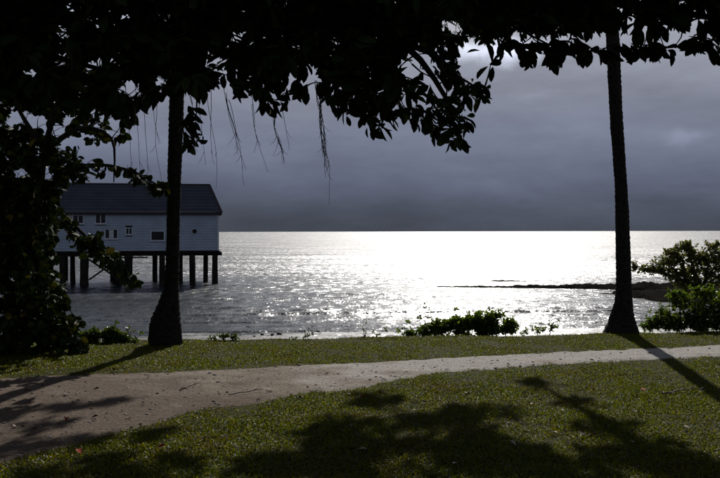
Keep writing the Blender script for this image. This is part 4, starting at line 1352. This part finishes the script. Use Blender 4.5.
for kind, pts in litter.items():
    mat, lab = LIT[kind]
    for i, (px, py) in enumerate(pts):
        x, y = ground_at(px, py)
        lo, up = path_edges(x)
        onp = lo < y < up
        key = (kind, i % 3)
        if key not in meshes:
            meshes[key] = np_mesh('fallen_leaf', *variants[i % 3]); meshes[key].materials.append(mat)
        o = bpy.data.objects.new('fallen_leaf', meshes[key]); col.objects.link(o)
        s_ = random.uniform(0.06, 0.09) * big.get((px, py), 1.0)
        o.scale = (s_, s_, s_)
        o.rotation_euler = (random.uniform(-.12, .12), random.uniform(-.1, .1), random.uniform(0, 6.28))
        o.location = (x, y, terrain(x, y) + (0.022 if onp else 0.03))
        where = 'dirt path' if onp else 'grass'
        kindw = {'red': 'dry red-brown leaf fallen on the ', 'pale': 'pale dry curled leaf fallen on the ', 'dark': 'dark brown dry leaf fallen on the '}[kind]
        tag(o, kindw + where, 'leaf', {'red': 'red', 'pale': 'pale', 'dark': 'dark'}[kind] + ' leaves fallen on the ' + where)
for (a, b, r, lab) in (((664, 397), (705, 391), 0.009, 'pale crooked fallen stick on the grass in the palm shadow'), ((180, 393), (196, 386), 0.007, 'short dark twig lying on the dirt path'), ((228, 399), (262, 393), 0.006, 'thin dark twig lying along the path edge by the lawn')):
    xa, ya = ground_at(*a); xb, yb = ground_at(*b)
    A = Vector((xa, ya, terrain(xa, ya) + 0.03)); B = Vector((xb, yb, terrain(xb, yb) + 0.035))
    m = MB(); pts = [A.lerp(B, k / 6) + Vector((random.gauss(0, .008), random.gauss(0, .02), abs(random.gauss(0, .006)))) for k in range(7)]
    m.tube([q - A for q in pts], [r * (1 - 0.07 * k) for k in range(7)], 6)
    e = pts[4] + Vector((0.08, 0.06, 0.03))
    m.tube([pts[4] - A, (pts[4] + e) / 2 - A, e - A], [r * .6, r * .5, r * .3], 5)
    o = m.build('fallen_stick', M_PEB if 'pale' in lab else M_BARK, None, True); o.location = A
    tag(o, lab, 'stick')

M_BITS = leaf_material('leaf_litter', [(0, (0.03, 0.022, 0.014)), (0.6, (0.07, 0.048, 0.03)), (0.85, (0.16, 0.12, 0.08)), (1, (0.34, 0.29, 0.23))], 0.85, 0.05, (1, 0.8, 0.5), 0.05)
pb, Rb, sb = [], [], []
for i in range(650):
    y = rng.uniform(5.6, 16.0); x = rng.uniform(-.55, .55) * y
    if mnoise.noise(Vector((x * 0.9, y * 0.9, 33))) < rng.uniform(-0.5, 0.25) or y > edge_y(x) - 0.1: continue
    lo, up = path_edges(x)
    pb.append((x, y, terrain(x, y) + (0.016 if lo < y < up else 0.022)))
    a = rng.uniform(0, 6.28)
    Rb.append(frames(np.array([[math.cos(a), math.sin(a), rng.uniform(-.2, .3)]]), np.array([[rng.normal(0, .3), rng.normal(0, .3), 1.0]]))[0])
    sb.append(rng.uniform(0.015, 0.045))
tag(link('leaf_litter', foliage_mesh('leaf_litter', leaf_template(0.6, 'ovate', -0.2, 0.4), np.array(pb), np.array(Rb), np.array(sb)), M_BITS), 'small scraps of dead leaf strewn over lawn and path', 'leaf litter', kind='stuff')
